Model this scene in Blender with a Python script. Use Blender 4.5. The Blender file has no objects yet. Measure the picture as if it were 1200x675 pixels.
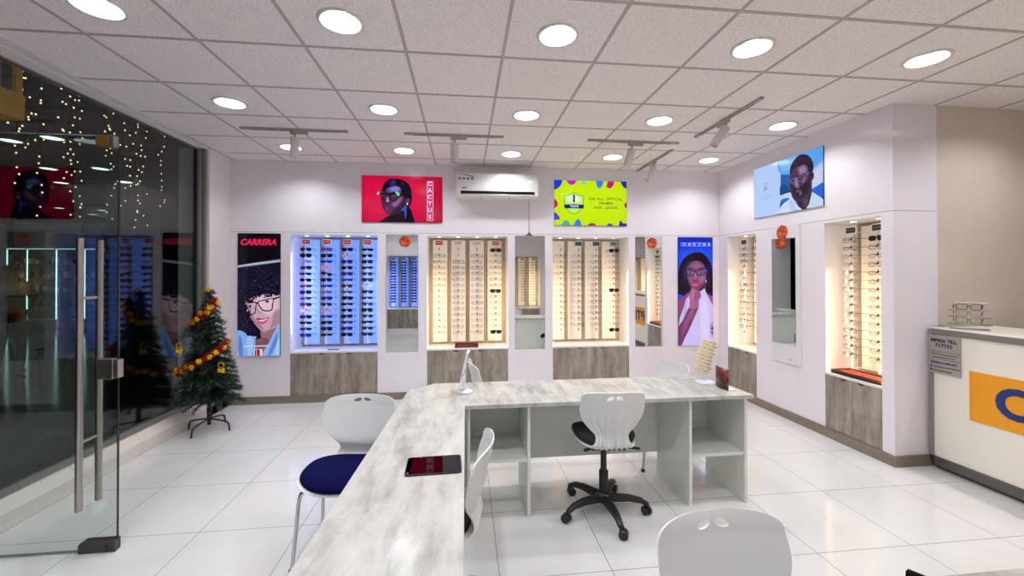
import bpy, bmesh, math, random
from math import pi, sin, cos, radians, sqrt
from mathutils import Vector, Matrix

random.seed(11)
SC = bpy.context.scene
COL = SC.collection
H = 2.947          # ceiling height
BY = 5.294         # back wall
RX = 3.459         # right wall
GX = -2.87         # shop front glass
FY = -0.80         # wall behind the camera
EX = 6.6           # far end of the counter zone

# ------------------------------------------------------------------ helpers
def lin1(v):
    v = max(0.0, v / 255.0)
    return v / 12.92 if v <= 0.04045 else ((v + 0.055) / 1.055) ** 2.4
def lin(c):
    return (lin1(c[0]), lin1(c[1]), lin1(c[2]), 1.0)

_mats = {}
def mat(name, rgb=(200, 200, 200), rough=0.5, metal=0.0, emit=None, strength=0.0, coat=0.0, spec=0.5, build=None):
    if name in _mats:
        return _mats[name]
    m = bpy.data.materials.new(name)
    m.use_nodes = True
    nt = m.node_tree
    b = nt.nodes['Principled BSDF']
    b.inputs['Base Color'].default_value = lin(rgb)
    b.inputs['Roughness'].default_value = rough
    b.inputs['Metallic'].default_value = metal
    b.inputs['Coat Weight'].default_value = coat
    b.inputs['Specular IOR Level'].default_value = spec
    if emit:
        b.inputs['Emission Color'].default_value = lin(emit)
        b.inputs['Emission Strength'].default_value = strength
    if build:
        build(nt, b)
    _mats[name] = m
    return m

def nd(nt, kind, **kw):
    n = nt.nodes.new(kind)
    for k, v in kw.items():
        if k in n.inputs:
            n.inputs[k].default_value = v
        else:
            setattr(n, k, v)
    return n
def math_n(nt, op, a, b=None):
    n = nt.nodes.new('ShaderNodeMath'); n.operation = op
    for i, v in enumerate((a, b)):
        if v is None: continue
        if isinstance(v, (int, float)): n.inputs[i].default_value = v
        else: nt.links.new(v, n.inputs[i])
    return n.outputs[0]
def ramp(nt, fac, stops):
    r = nt.nodes.new('ShaderNodeValToRGB')
    cr = r.color_ramp
    while len(cr.elements) < len(stops): cr.elements.new(0.5)
    for e, (p, c) in zip(cr.elements, stops):
        e.position = p; e.color = lin(c)
    nt.links.new(fac, r.inputs[0])
    return r.outputs[0]
def coords(nt, scale=(1, 1, 1), kind='Object', rot=(0, 0, 0)):
    t = nt.nodes.new('ShaderNodeTexCoord'); mp = nt.nodes.new('ShaderNodeMapping')
    mp.inputs['Scale'].default_value = scale
    mp.inputs['Rotation'].default_value = rot
    nt.links.new(t.outputs[kind], mp.inputs[0])
    return mp.outputs[0]
def noise(nt, vec, scale, detail=6, rough=0.6, dist=0.0):
    n = nd(nt, 'ShaderNodeTexNoise', Scale=scale, Detail=detail, Roughness=rough, Distortion=dist)
    nt.links.new(vec, n.inputs['Vector'])
    return n.outputs[0]
def mixc(nt, fac, a, b):
    m = nt.nodes.new('ShaderNodeMix'); m.data_type = 'RGBA'
    for sock, v in ((m.inputs[0], fac), (m.inputs[6], a), (m.inputs[7], b)):
        if isinstance(v, (int, float)): sock.default_value = v
        elif isinstance(v, tuple): sock.default_value = v
        else: nt.links.new(v, sock)
    return m.outputs[2]

def laminate(stretch, stops, sc=1.0):
    def f(nt, b):
        v = coords(nt, stretch)
        a = noise(nt, v, 3.0 * sc, 8, 0.62, 0.3)
        c = noise(nt, coords(nt, tuple(k * 0.35 for k in stretch)), 2.2 * sc, 4, 0.5)
        g = noise(nt, coords(nt, (1, 1, 1)), 7.0, 6, 0.65)
        s = math_n(nt, 'ADD', math_n(nt, 'MULTIPLY', a, 0.5), math_n(nt, 'ADD', math_n(nt, 'MULTIPLY', c, 0.25), math_n(nt, 'MULTIPLY', g, 0.25)))
        nt.links.new(ramp(nt, s, stops), b.inputs['Base Color'])
    return f
def glass_mat(name, tint=(250, 253, 251), ior=1.5, rough=0.0):
    if name in _mats: return _mats[name]
    m = bpy.data.materials.new(name); m.use_nodes = True
    nt = m.node_tree; nt.nodes.clear()
    o = nt.nodes.new('ShaderNodeOutputMaterial')
    mx = nt.nodes.new('ShaderNodeMixShader')
    fr = nt.nodes.new('ShaderNodeFresnel')
    ge = nt.nodes.new('ShaderNodeNewGeometry')
    nt.links.new(math_n(nt, 'ADD', math_n(nt, 'MULTIPLY', ge.outputs['Backfacing'], 1.0 / ior - ior), ior), fr.inputs['IOR'])
    t = nt.nodes.new('ShaderNodeBsdfTransparent'); t.inputs[0].default_value = lin(tint)
    g = nt.nodes.new('ShaderNodeBsdfGlossy'); g.inputs['Roughness'].default_value = rough
    nt.links.new(fr.outputs[0], mx.inputs[0]); nt.links.new(t.outputs[0], mx.inputs[1])
    nt.links.new(g.outputs[0], mx.inputs[2]); nt.links.new(mx.outputs[0], o.inputs[0])
    _mats[name] = m
    return m

class MB:
    def __init__(s):
        s.bm = bmesh.new(); s.mi = 0
    def _mark(s): return len(s.bm.verts), len(s.bm.faces)
    def _fin(s, faces, verts, m):
        for f in faces: f.material_index = s.mi
        if m is not None:
            for v in verts: v.co = m @ v.co
    def box(s, x0, x1, y0, y1, z0, z1, bev=0.0, m=None, seg=2):
        bm2 = bmesh.new()
        vs = [bm2.verts.new((x, y, z)) for z in (z0, z1) for y in (y0, y1) for x in (x0, x1)]
        for q in ((0, 2, 3, 1), (4, 5, 7, 6), (0, 1, 5, 4), (2, 6, 7, 3), (0, 4, 6, 2), (1, 3, 7, 5)):
            bm2.faces.new([vs[i] for i in q])
        if bev > 0:
            bmesh.ops.bevel(bm2, geom=list(bm2.edges), offset=bev, segments=seg, profile=0.5, affect='EDGES')
        s.merge(bm2, m)
        return s
    def merge(s, bm2, m=None):
        mp = {}
        for v in bm2.verts:
            mp[v] = s.bm.verts.new(m @ v.co if m is not None else v.co)
        for f in bm2.faces:
            nf = s.bm.faces.new([mp[v] for v in f.verts]); nf.material_index = s.mi; nf.smooth = f.smooth
        bm2.free()
    def quad(s, *p):
        vs = [s.bm.verts.new(q) for q in p]
        f = s.bm.faces.new(vs); f.material_index = s.mi
        return s
    def prism(s, pts, z0, z1, m=None, bev=0.0):
        bm2 = bmesh.new()
        a = [bm2.verts.new((x, y, z0)) for x, y in pts]; b = [bm2.verts.new((x, y, z1)) for x, y in pts]
        n = len(pts)
        bm2.faces.new(a[::-1]); bm2.faces.new(b)
        for i in range(n):
            bm2.faces.new((a[i], a[(i + 1) % n], b[(i + 1) % n], b[i]))
        bmesh.ops.recalc_face_normals(bm2, faces=bm2.faces)
        if bev > 0:
            es = [e for e in bm2.edges if abs(e.verts[0].co.z - e.verts[1].co.z) < 1e-6]
            bmesh.ops.bevel(bm2, geom=es, offset=bev, segments=2, profile=0.5, affect='EDGES')
        s.merge(bm2, m)
        return s
    def tube(s, pts, r, n=8, closed=False, m=None, caps=True):
        pts = [Vector(p) for p in pts]; N = len(pts)
        rs = r if isinstance(r, (list, tuple)) else [r] * N
        tans = []
        for i in range(N):
            a = pts[(i - 1) % N] if (closed or i > 0) else pts[i]
            b = pts[(i + 1) % N] if (closed or i < N - 1) else pts[i]
            t = (b - a); tans.append(t.normalized() if t.length > 1e-9 else Vector((0, 0, 1)))
        up = Vector((0, 0, 1)) if abs(tans[0].z) < 0.9 else Vector((1, 0, 0))
        nrm = (up - tans[0] * up.dot(tans[0])).normalized()
        rings = []
        for i in range(N):
            nrm = nrm - tans[i] * nrm.dot(tans[i]); nrm.normalize()
            bi = tans[i].cross(nrm)
            rings.append([s.bm.verts.new((lambda c: m @ c if m is not None else c)(pts[i] + (nrm * cos(2 * pi * k / n) + bi * sin(2 * pi * k / n)) * rs[i])) for k in range(n)])
        rng = range(N) if closed else range(N - 1)
        for i in rng:
            A, B = rings[i], rings[(i + 1) % N]
            for k in range(n):
                f = s.bm.faces.new((A[k], A[(k + 1) % n], B[(k + 1) % n], B[k])); f.material_index = s.mi; f.smooth = True
        if caps and not closed:
            for R, rev in ((rings[0], True), (rings[-1], False)):
                f = s.bm.faces.new(R[::-1] if rev else R); f.material_index = s.mi
        return s
    def lathe(s, prof, n=32, m=None, cap=True):
        rings = []
        for (r, z) in prof:
            rings.append([s.bm.verts.new((lambda c: m @ c if m is not None else c)(Vector((r * cos(2 * pi * k / n), r * sin(2 * pi * k / n), z)))) for k in range(n)])
        for A, B in zip(rings[:-1], rings[1:]):
            for k in range(n):
                f = s.bm.faces.new((A[k], A[(k + 1) % n], B[(k + 1) % n], B[k])); f.material_index = s.mi; f.smooth = True
        if cap:
            for R, rev in ((rings[0], True), (rings[-1], False)):
                f = s.bm.faces.new(R[::-1] if rev else R); f.material_index = s.mi
        return s
    def cyl(s, p0, p1, r, n=24, r1=None):
        return s.tube([p0, p1], [r, r if r1 is None else r1], n)
    def bar(s, p0, p1, w0, h0, w1, h1):
        p0, p1 = Vector(p0), Vector(p1); t = (p1 - p0).normalized()
        sd = t.cross(Vector((0, 0, 1))).normalized(); up = sd.cross(t)
        A = [s.bm.verts.new(p0 + sd * (a * w0) + up * (b * h0)) for a, b in ((-.5, -.5), (.5, -.5), (.5, .5), (-.5, .5))]
        B = [s.bm.verts.new(p1 + sd * (a * w1) + up * (b * h1)) for a, b in ((-.5, -.5), (.5, -.5), (.5, .5), (-.5, .5))]
        fs = [s.bm.faces.new(A[::-1]), s.bm.faces.new(B)] + [s.bm.faces.new((A[k], A[(k + 1) % 4], B[(k + 1) % 4], B[k])) for k in range(4)]
        for f in fs: f.material_index = s.mi
        return s
    def sphere(s, c, r, u=12, v=8, sc=(1, 1, 1)):
        bm2 = bmesh.new(); bmesh.ops.create_uvsphere(bm2, u_segments=u, v_segments=v, radius=r)
        for f in bm2.faces: f.smooth = True
        s.merge(bm2, Matrix.Translation(c) @ Matrix.Diagonal((sc[0], sc[1], sc[2], 1)))
        return s
    def mesh(s, name, mats, smooth=None, recalc=True):
        me = bpy.data.meshes.new(name)
        if recalc: bmesh.ops.recalc_face_normals(s.bm, faces=s.bm.faces)
        s.bm.to_mesh(me); s.bm.free()
        for m in (mats if isinstance(mats, (list, tuple)) else [mats]): me.materials.append(m)
        if smooth is not None:
            me.polygons.foreach_set('use_smooth', [True] * len(me.polygons))
            me.set_sharp_from_angle(angle=radians(smooth))
        return me
    def build(s, name, mats, parent=None, loc=None, rot=None, smooth=None, recalc=True):
        return link(name, s.mesh(name, mats, smooth, recalc), parent, loc, rot)

def link(name, me, parent=None, loc=None, rot=None):
    o = bpy.data.objects.new(name, me); COL.objects.link(o)
    if parent: o.parent = parent
    if loc: o.location = loc
    if rot: o.rotation_euler = rot
    return o
def tag(o, label=None, cat=None, group=None, kind=None):
    if label: o['label'] = label
    if cat: o['category'] = cat
    if group: o['group'] = group
    if kind: o['kind'] = kind
    return o
def thing(name, label, cat, loc=(0, 0, 0), rz=0.0, group=None, rot=None):
    o = bpy.data.objects.new(name, None); COL.objects.link(o)
    o.empty_display_size = 0.1
    o.location = loc; o.rotation_euler = rot if rot else (0, 0, rz)
    return tag(o, label, cat, group)
def struct(o, label, cat):
    return tag(o, label, cat, kind='structure')
def copy_tree(o, parent=None):
    c = o.copy(); COL.objects.link(c)
    if parent: c.parent = parent
    for ch in [x for x in o.children]: copy_tree(ch, c)
    return c
def T(x, y, z): return Matrix.Translation((x, y, z))
def RZ(a): return Matrix.Rotation(a, 4, 'Z')
def RX_(a): return Matrix.Rotation(a, 4, 'X')
def RY_(a): return Matrix.Rotation(a, 4, 'Y')

def text_mesh(txt, size, material, bold=0.0, sx=1.0, shear=0.0, spacing=1.0, extr=0.0005, align='CENTER', line=1.0):
    cu = bpy.data.curves.new('lettering', 'FONT')
    cu.body = txt; cu.size = size; cu.offset = bold; cu.shear = shear; cu.space_character = spacing; cu.space_line = line
    cu.align_x = align; cu.align_y = 'CENTER'; cu.extrude = extr; cu.resolution_u = 4
    o = bpy.data.objects.new('lettering', cu); COL.objects.link(o)
    dg = bpy.context.evaluated_depsgraph_get(); dg.update()
    me = bpy.data.meshes.new_from_object(o.evaluated_get(dg))
    bpy.data.objects.remove(o); bpy.data.curves.remove(cu)
    me.transform(Matrix.Diagonal((sx, 1, 1, 1)))
    me.transform(RX_(pi / 2))            # stands upright facing -Y
    me.materials.clear(); me.materials.append(material)
    me.name = 'lettering'
    return me

def spline(pts, per=6):
    n = len(pts); out = []
    for i in range(n):
        p0, p1, p2, p3 = (pts[(i + k - 1) % n] for k in range(4))
        for j in range(per):
            t = j / per
            out.append(tuple(0.5 * ((2 * p1[d]) + (p2[d] - p0[d]) * t + (2 * p0[d] - 5 * p1[d] + 4 * p2[d] - p3[d]) * t * t + (3 * p1[d] - p0[d] - 3 * p2[d] + p3[d]) * t ** 3) for d in range(len(p1))))
    return out
def openspline(pts, per=6):
    P = [pts[0]] + list(pts) + [pts[-1]]; out = []
    for i in range(1, len(P) - 2):
        p0, p1, p2, p3 = P[i - 1:i + 3]
        for j in range(per):
            t = j / per
            out.append(tuple(0.5 * ((2 * p1[d]) + (p2[d] - p0[d]) * t + (2 * p0[d] - 5 * p1[d] + 4 * p2[d] - p3[d]) * t * t + (3 * p1[d] - p0[d] - 3 * p2[d] + p3[d]) * t ** 3) for d in range(len(p1))))
    out.append(tuple(pts[-1]))
    return out

# ------------------------------------------------------------------ materials
def wall_build(nt, b):
    g = nt.nodes.new('ShaderNodeNewGeometry')
    sp = nt.nodes.new('ShaderNodeSeparateXYZ'); nt.links.new(g.outputs['Position'], sp.inputs[0])
    d = math_n(nt, 'ABSOLUTE', math_n(nt, 'SUBTRACT', sp.outputs[2], 2.075))
    line = math_n(nt, 'LESS_THAN', d, 0.0025)
    n = noise(nt, coords(nt, (1, 1, 1)), 1.2, 3, 0.5)
    c = ramp(nt, n, [(0.3, (228, 222, 228)), (0.7, (235, 229, 234))])
    nt.links.new(mixc(nt, line, c, lin((150, 146, 155))), b.inputs['Base Color'])
WALL = mat('gloss_white_panel', (220, 216, 226), 0.13, coat=0.0, build=wall_build)
BEIGE = mat('beige_paint', (205, 194, 178), 0.6, build=lambda nt, b: nt.links.new(ramp(nt, noise(nt, coords(nt), 2.0, 4), [(0.3, (201, 190, 173)), (0.7, (210, 199, 183))]), b.inputs['Base Color']))
PIER = mat('pier_paint', (222, 217, 212), 0.45)
WHITE = mat('white_laminate', (226, 224, 222), 0.3)
NICHEW = mat('niche_white', (230, 229, 230), 0.35)
GREY_PANEL = mat('grey_melamine', (222, 226, 219), 0.4)
CHROME = mat('chrome', (205, 205, 208), 0.16, 1.0)
STEEL = mat('brushed_steel', (178, 172, 165), 0.32, 1.0)
DARKSTEEL = mat('dark_steel', (84, 80, 76), 0.4, 0.7)
BLACK = mat('black_plastic', (24, 24, 25), 0.42)
BLACKGLOSS = mat('black_gloss', (8, 8, 10), 0.05)
SHELL = mat('white_polypropylene', (214, 215, 212), 0.32)
NAVY = mat('navy_fabric', (22, 26, 92), 0.9, spec=0.08, build=lambda nt, b: nt.links.new(ramp(nt, noise(nt, coords(nt), 260, 2), [(0.3, (4, 4, 46)), (0.7, (7, 8, 68))]), b.inputs['Base Color']))
BLACKFAB = mat('black_fabric', (17, 17, 22), 0.9)
ALU = mat('grey_aluminium', (140, 137, 134), 0.4, 0.6)
TRACKM = mat('grey_track_paint', (168, 162, 156), 0.45)
TRIMW = mat('white_trim', (214, 209, 207), 0.45)
MIRROR = mat('mirror_silver', (226, 230, 228), 0.0, 1.0)
SKIRT = mat('skirting_laminate', (128, 117, 104), 0.4, build=laminate((1, 1, 6), [(0.35, (112, 101, 88)), (0.65, (143, 131, 117))]))
DOORW = mat('grey_wood_laminate', (140, 130, 118), 0.42, build=laminate((4.5, 4.5, 0.7), [(0.30, (96, 87, 78)), (0.45, (130, 119, 107)), (0.56, (158, 148, 136)), (0.72, (184, 175, 164))]))
SLATW = mat('dark_grey_wood', (158, 146, 128), 0.5, build=laminate((8, 8, 0.8), [(0.3, (132, 121, 108)), (0.7, (182, 168, 148))]))
DESKW = mat('pale_concrete_wood', (196, 192, 182), 0.22, build=laminate((3.4, 0.8, 1), [(0.32, (126, 124, 118)), (0.43, (160, 158, 151)), (0.52, (182, 181, 174)), (0.62, (196, 195, 188)), (0.78, (206, 205, 199))], 1.25))
def floor_build(nt, b):
    g = nt.nodes.new('ShaderNodeNewGeometry')
    sp = nt.nodes.new('ShaderNodeSeparateXYZ'); nt.links.new(g.outputs['Position'], sp.inputs[0])
    fx = math_n(nt, 'FRACT', math_n(nt, 'DIVIDE', math_n(nt, 'ADD', sp.outputs[0], 1.007 + 0.594 * 40), 0.594))
    fy = math_n(nt, 'FRACT', math_n(nt, 'DIVIDE', math_n(nt, 'SUBTRACT', sp.outputs[1], 2.12 - 0.599 * 40), 0.599))
    ex = math_n(nt, 'MINIMUM', fx, math_n(nt, 'SUBTRACT', 1.0, fx))
    ey = math_n(nt, 'MINIMUM', fy, math_n(nt, 'SUBTRACT', 1.0, fy))
    gr = math_n(nt, 'LESS_THAN', math_n(nt, 'MINIMUM', ex, ey), 0.0038)
    n = noise(nt, coords(nt, (1, 1, 1)), 1.1, 5, 0.55, 0.4)
    c = ramp(nt, n, [(0.35, (204, 203, 199)), (0.65, (215, 214, 211))])
    nt.links.new(mixc(nt, gr, c, lin((128, 120, 112))), b.inputs['Base Color'])
    nt.links.new(math_n(nt, 'ADD', math_n(nt, 'MULTIPLY', gr, 0.5), 0.07), b.inputs['Roughness'])
FLOOR = mat('polished_porcelain', (220, 217, 210), 0.07, build=floor_build)
def tile_build(nt, b):
    n = noise(nt, coords(nt), 160, 3, 0.7)
    c = ramp(nt, n, [(0.36, (208, 200, 197)), (0.52, (238, 231, 228))])
    nt.links.new(c, b.inputs['Base Color'])
CEIL = mat('mineral_fibre_tile', (215, 210, 208), 0.9, build=tile_build)
TBAR = mat('ceiling_bar', (176, 167, 165), 0.5)
SILLT = mat('sill_tile', (214, 207, 198), 0.25)
CREAM = mat('counter_white', (240, 235, 222), 0.3)
ORANGE = mat('orange_sign', (240, 160, 12), 0.4, emit=(240, 160, 12), strength=0.0)
SIGNBLUE = mat('sign_blue', (16, 46, 120), 0.4)
PLATE = mat('brushed_plate', (176, 170, 160), 0.45, 0.35)
INK = mat('black_ink', (22, 20, 26), 0.5)
INKBLUE = mat('blue_ink', (30, 38, 105), 0.5)
ACRYL = glass_mat('clear_acrylic', (250, 251, 251), 1.3)
GLASS = glass_mat('shop_glass', (226, 232, 230), 1.56)
DOORGLASS = glass_mat('door_glass', (244, 248, 246), 1.42)
LENSCLEAR = glass_mat('clear_lens', (248, 248, 248), 1.45)
LAMP = mat('lamp_lens', (255, 255, 255), 0.3, emit=(247, 249, 255), strength=408.0)
SPOTLAMP = mat('small_lamp', (255, 255, 255), 0.3, emit=(240, 248, 255), strength=14.0)
REFL = mat('lamp_reflector', (232, 232, 230), 0.2, 0.3)
def flat(rgb, k=1.0):
    return mat('screen_%d_%d_%d_%d' % (*[int(c) for c in rgb], int(k * 100)), (3, 3, 4), 0.14, emit=rgb, strength=k, spec=0.18)

# ------------------------------------------------------------------ camera
yaw, pitch, roll, F = 0.11183, 0.0070277, -0.0017328, 484.45
f = Vector((sin(yaw) * cos(pitch), cos(yaw) * cos(pitch), sin(pitch)))
r = Vector((cos(yaw), -sin(yaw), 0)); u = r.cross(f)
r, u = cos(roll) * r + sin(roll) * u, -sin(roll) * r + cos(roll) * u
cam = bpy.data.cameras.new('camera'); camo = bpy.data.objects.new('camera', cam); COL.objects.link(camo)
mw = Matrix(((r.x, u.x, -f.x, 0), (r.y, u.y, -f.y, 0), (r.z, u.z, -f.z, 1.571), (0, 0, 0, 1)))
camo.matrix_world = mw
cam.sensor_width = 36; cam.lens = F / 1200 * 36; cam.shift_x = 1.628 / 1200; cam.shift_y = -20.777 / 1200; cam.clip_start = 0.02
SC.camera = camo
SC.view_settings.view_transform = 'Standard'; SC.view_settings.look = 'None'
SC.view_settings.gamma = 1.0; SC.view_settings.exposure = 0.0; SC.view_settings.use_curve_mapping = False
SC.cycles.use_denoising = True
SC.cycles.max_bounces = 14; SC.cycles.transparent_max_bounces = 24; SC.cycles.diffuse_bounces = 6; SC.cycles.glossy_bounces = 6
w = bpy.data.worlds.new('night'); SC.world = w; w.use_nodes = True
w.node_tree.nodes['Background'].inputs[0].default_value = (0.012, 0.012, 0.014, 1)
w.node_tree.nodes['Background'].inputs[1].default_value = 1.0

# ------------------------------------------------------------------ room shell
def wall_cells(mb, P, us, vs, holes):
    U = sorted(set(list(us) + [h[0] for h in holes] + [h[1] for h in holes]))
    V = sorted(set(list(vs) + [h[2] for h in holes] + [h[3] for h in holes]))
    for a, b in zip(U[:-1], U[1:]):
        for c, d in zip(V[:-1], V[1:]):
            mu, mv = (a + b) / 2, (c + d) / 2
            if any(h[0] < mu < h[1] and h[2] < mv < h[3] for h in holes): continue
            mb.quad(P(a, c), P(b, c), P(b, d), P(a, d))
def niche_box(mb, P, hl, depth, sides, back, bottom=True):
    a, b, c, d = hl
    mb.mi = sides
    for q in (((a, c), (a, d)), ((b, d), (b, c)), ((a, d), (b, d)), ((b, c), (a, c)))[:4 if bottom else 3]:
        (u0, v0), (u1, v1) = q
        mb.quad(P(u0, v0), P(u1, v1), P(u1, v1, depth), P(u0, v0, depth))
    mb.mi = back
    mb.quad(P(a, c, depth), P(b, c, depth), P(b, d, depth), P(a, d, depth)); mb.mi = 0

ND = 0.36
NB_LIST = []
CB = 0.089                      # skirting height
NICHE_B = [(-2.100, -1.070), (-0.464, 0.558), (1.145, 2.176)]
MIRR_B = [(-0.969, -0.575), (0.650, 1.045), (2.265, 2.649)]
NZ0, NZ1 = 0.62, 2.045
# back wall
mb = MB(); Pb = lambda a, c, d=0.0: (a, BY + d, c)
holes = [(a, b, NZ0, NZ1) for a, b in NICHE_B] + [(a, b, CB, NZ0) for a, b in NICHE_B] + [(a, b, 0.587, 2.056) for a, b in MIRR_B]
wall_cells(mb, Pb, (-2.785, RX), (0, H), holes)
NB_LIST.append((NICHE_B, Pb))
for a, b in MIRR_B: niche_box(mb, Pb, (a, b, 0.587, 2.056), 0.03, 0, 0)
struct(mb.build('wall_back', [WALL, NICHEW, SLATW], recalc=False), 'glossy white panelled back wall with three display niches', 'wall')
# right wall
NICHE_R = [(3.084, 3.630), (4.573, 5.110)]
mb = MB(); Pr = lambda a, c, d=0.0: (RX + d, a, c)
holes = [(a, b, NZ0, NZ1) for a, b in NICHE_R] + [(a, b, CB, NZ0) for a, b in NICHE_R]
wall_cells(mb, Pr, (2.984, BY), (0, H), holes)
NB_LIST.append((NICHE_R, Pr))
mb.quad((RX, 2.984, 0), (3.866, 2.984, 0), (3.866, 2.984, H), (RX, 2.984, H))
struct(mb.build('wall_right', [WALL, NICHEW, SLATW], recalc=False), 'glossy white side wall with two lit niches ending in a pillar corner', 'wall')
mb = MB()
mb.quad((3.866, 2.984, 0), (EX, 2.984, 0), (EX, 2.984, H), (3.866, 2.984, H))
mb.quad((EX, 2.984, 0), (EX, FY, 0), (EX, FY, H), (EX, 2.984, H))
struct(mb.build('wall_far', [BEIGE], recalc=False), 'plain beige painted wall behind the white reception counter', 'wall')
# wall behind the camera (seen in the mirrors)
NICHE_F = [(-2.05, -0.95), (1.15, 2.10), (4.55, 5.45)]
mb = MB(); Pf = lambda a, c, d=0.0: (a, FY - d, c)
holes = [(a, b, NZ0, NZ1) for a, b in NICHE_F] + [(a, b, CB, NZ0) for a, b in NICHE_F]
wall_cells(mb, Pf, (-2.87, EX), (0, H), holes)
NB_LIST.append((NICHE_F, Pf))
struct(mb.build('wall_front', [WALL, NICHEW, SLATW], recalc=False), 'white wall facing the back wall, seen only in the mirrors', 'wall')
# pier at the end of the shop front
mb = MB(); mb.box(-3.10, -2.785, 4.886, BY + 0.02, 0, H)
struct(mb.build('wall_left', [PIER]), 'narrow pale pier between the shop glass and the back wall', 'wall')
k_ = 4
for lst, PP in NB_LIST:
    for a, b in lst:
        mb = MB(); niche_box(mb, PP, (a, b, NZ0, NZ1), ND, 0, 1, False)
        struct(mb.build('trim_%d' % k_, [NICHEW, SLATW], recalc=False), 'white lined display niche with grey wood back, recessed in the wall', 'niche'); k_ += 1
# floors
mb = MB(); mb.quad((GX, FY, 0), (EX, FY, 0), (EX, BY, 0), (GX, BY, 0))
struct(mb.build('floor', [FLOOR], recalc=False), 'polished off-white porcelain tile floor of the shop', 'floor')

# ceiling with round cut-outs
LX = [-1.872, -0.668, 0.540, 1.752, 2.962]; LY = [2.337, 3.550, 4.728]
LIGHTS = [(x, y) for y in LY for x in LX]
LIGHTS += [(x, y) for y in (1.13, -0.09) for x in (LX[:4] if y > 0 else LX[:3]) + [4.17]] + [(4.17, 2.337)]
GX0, GY0, TS = 0.244, 2.014, 0.6
def tile_edges(a, b, o):
    e = [a]; k = math.ceil((a - o) / TS - 1e-6)
    while o + k * TS < b - 1e-4:
        if o + k * TS > a + 1e-4: e.append(o + k * TS)
        k += 1
    return e + [b]
mb = MB()
HR = 0.108
ex_, ey_ = tile_edges(-2.9, EX, GX0), tile_edges(FY, BY, GY0)
for x0, x1 in zip(ex_[:-1], ex_[1:]):
    for y0, y1 in zip(ey_[:-1], ey_[1:]):
        L = [l for l in LIGHTS if x0 < l[0] < x1 and y0 < l[1] < y1]
        if not L:
            mb.quad((x0, y0, H), (x0, y1, H), (x1, y1, H), (x1, y0, H)); continue
        cx, cy = L[0]; n = 40; inner, outer = [], []
        angs = sorted([2 * pi * k / n for k in range(n)] + [math.atan2(yy - cy, xx - cx) % (2 * pi) for xx in (x0, x1) for yy in (y0, y1)])
        for a in angs:
            c_, s_ = cos(a), sin(a)
            ts = [((x1 if c_ > 0 else x0) - cx) / c_ if abs(c_) > 1e-6 else 1e9, ((y1 if s_ > 0 else y0) - cy) / s_ if abs(s_) > 1e-6 else 1e9]
            t = min(ts)
            inner.append(mb.bm.verts.new((cx + HR * c_, cy + HR * s_, H))); outer.append(mb.bm.verts.new((cx + t * c_, cy + t * s_, H)))
        for k in range(len(angs)):
            j = (k + 1) % len(angs)
            mb.bm.faces.new((inner[k], inner[j], outer[j], outer[k]))
struct(mb.build('ceiling', [CEIL], recalc=False), 'suspended ceiling of square mineral fibre tiles', 'ceiling')
mb = MB()
for x in ex_[1:-1]: mb.box(x - 0.0095, x + 0.0095, FY, BY, H - 0.004, H + 0.002)
for y in ey_[1:-1]: mb.box(-2.72, EX, y - 0.0095, y + 0.0095, H - 0.0035, H + 0.002)
struct(mb.build('trim_1', [TBAR]), 'grey grid of bars between the ceiling tiles', 'ceiling grid')
# cornice along the shop front, slightly skewed as built
mb = MB()
mb.prism([(-2.92, 0.0), (-2.55, 0.0), (-2.645, 2.6), (-2.80, 4.95), (-2.83, BY), (-2.92, BY)], H - 0.010, H)
mb.prism([(-2.92, 0.0), (-2.66, 0.0), (-2.725, 2.6), (-2.845, 4.9), (-2.92, 4.9)], H - 0.020, H - 0.010)
struct(mb.build('trim_2', [TRIMW]), 'stepped white edge trim above the shop glass', 'ceiling trim')
# skirting
mb = MB(); mb.box(-2.785, RX, BY - 0.014, BY + 0.002, 0, CB)
struct(mb.build('baseboard_back', [SKIRT]), 'grey wood skirting along the back wall', 'skirting')
mb = MB(); mb.box(RX - 0.014, RX + 0.002, 2.986, BY - 0.014, 0, CB); mb.box(RX - 0.014, 3.866, 2.970, 2.986, 0, CB)
struct(mb.build('baseboard_right', [SKIRT]), 'grey wood skirting along the side wall and round the pillar', 'skirting')
# sill below the shop glass
mb = MB()
prof = [(-2.79, 0), (-2.79, 0.105), (-2.86, 0.195), (-2.95, 0.195), (-2.95, 0)]
ys = [2.62, 3.35, 3.95, 4.55, 4.886]
for y0, y1 in zip(ys[:-1], ys[1:]):
    y1 -= 0.003
    a = [mb.bm.verts.new((x, y0, z)) for x, z in prof]; b = [mb.bm.verts.new((x, y1, z)) for x, z in prof]
    for k in range(5): mb.bm.faces.new((a[k], a[(k + 1) % 5], b[(k + 1) % 5], b[k]))
    mb.bm.faces.new(a[::-1]); mb.bm.faces.new(b)
mb.box(-2.80, -2.785, 4.886, BY, 0, 0.107)
struct(mb.build('trim_3', [SILLT]), 'pale tiled sill running below the shop glass', 'sill')

# shop front window
win = thing('window_1', 'full height shop glass looking into the dark mall', 'window', (0, 0, 0)); win['kind'] = 'structure'
mb = MB(); mb.box(GX - 0.005, GX + 0.005, 2.63, 4.79, 0.23, H - 0.03); mb.build('glass_pane', [GLASS], win)
mb = MB()
mb.box(GX - 0.03, GX + 0.03, 2.60, 4.886, 0.190, 0.235)
mb.box(GX - 0.03, GX + 0.03, 4.80, 4.84, 0.235, H); mb.box(GX - 0.02, GX + 0.06, 4.845, 4.884, 0.235, H)
mb.box(GX - 0.02, GX + 0.02, 2.60, 4.886, H - 0.030, H - 0.012)
mb.build('window_frame', [ALU], win)
mb = MB(); mb.box(GX - 0.02, GX + 0.01, 4.784, 4.80, 0.235, H - 0.04); mb.build('gasket', [BLACK], win)

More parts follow.
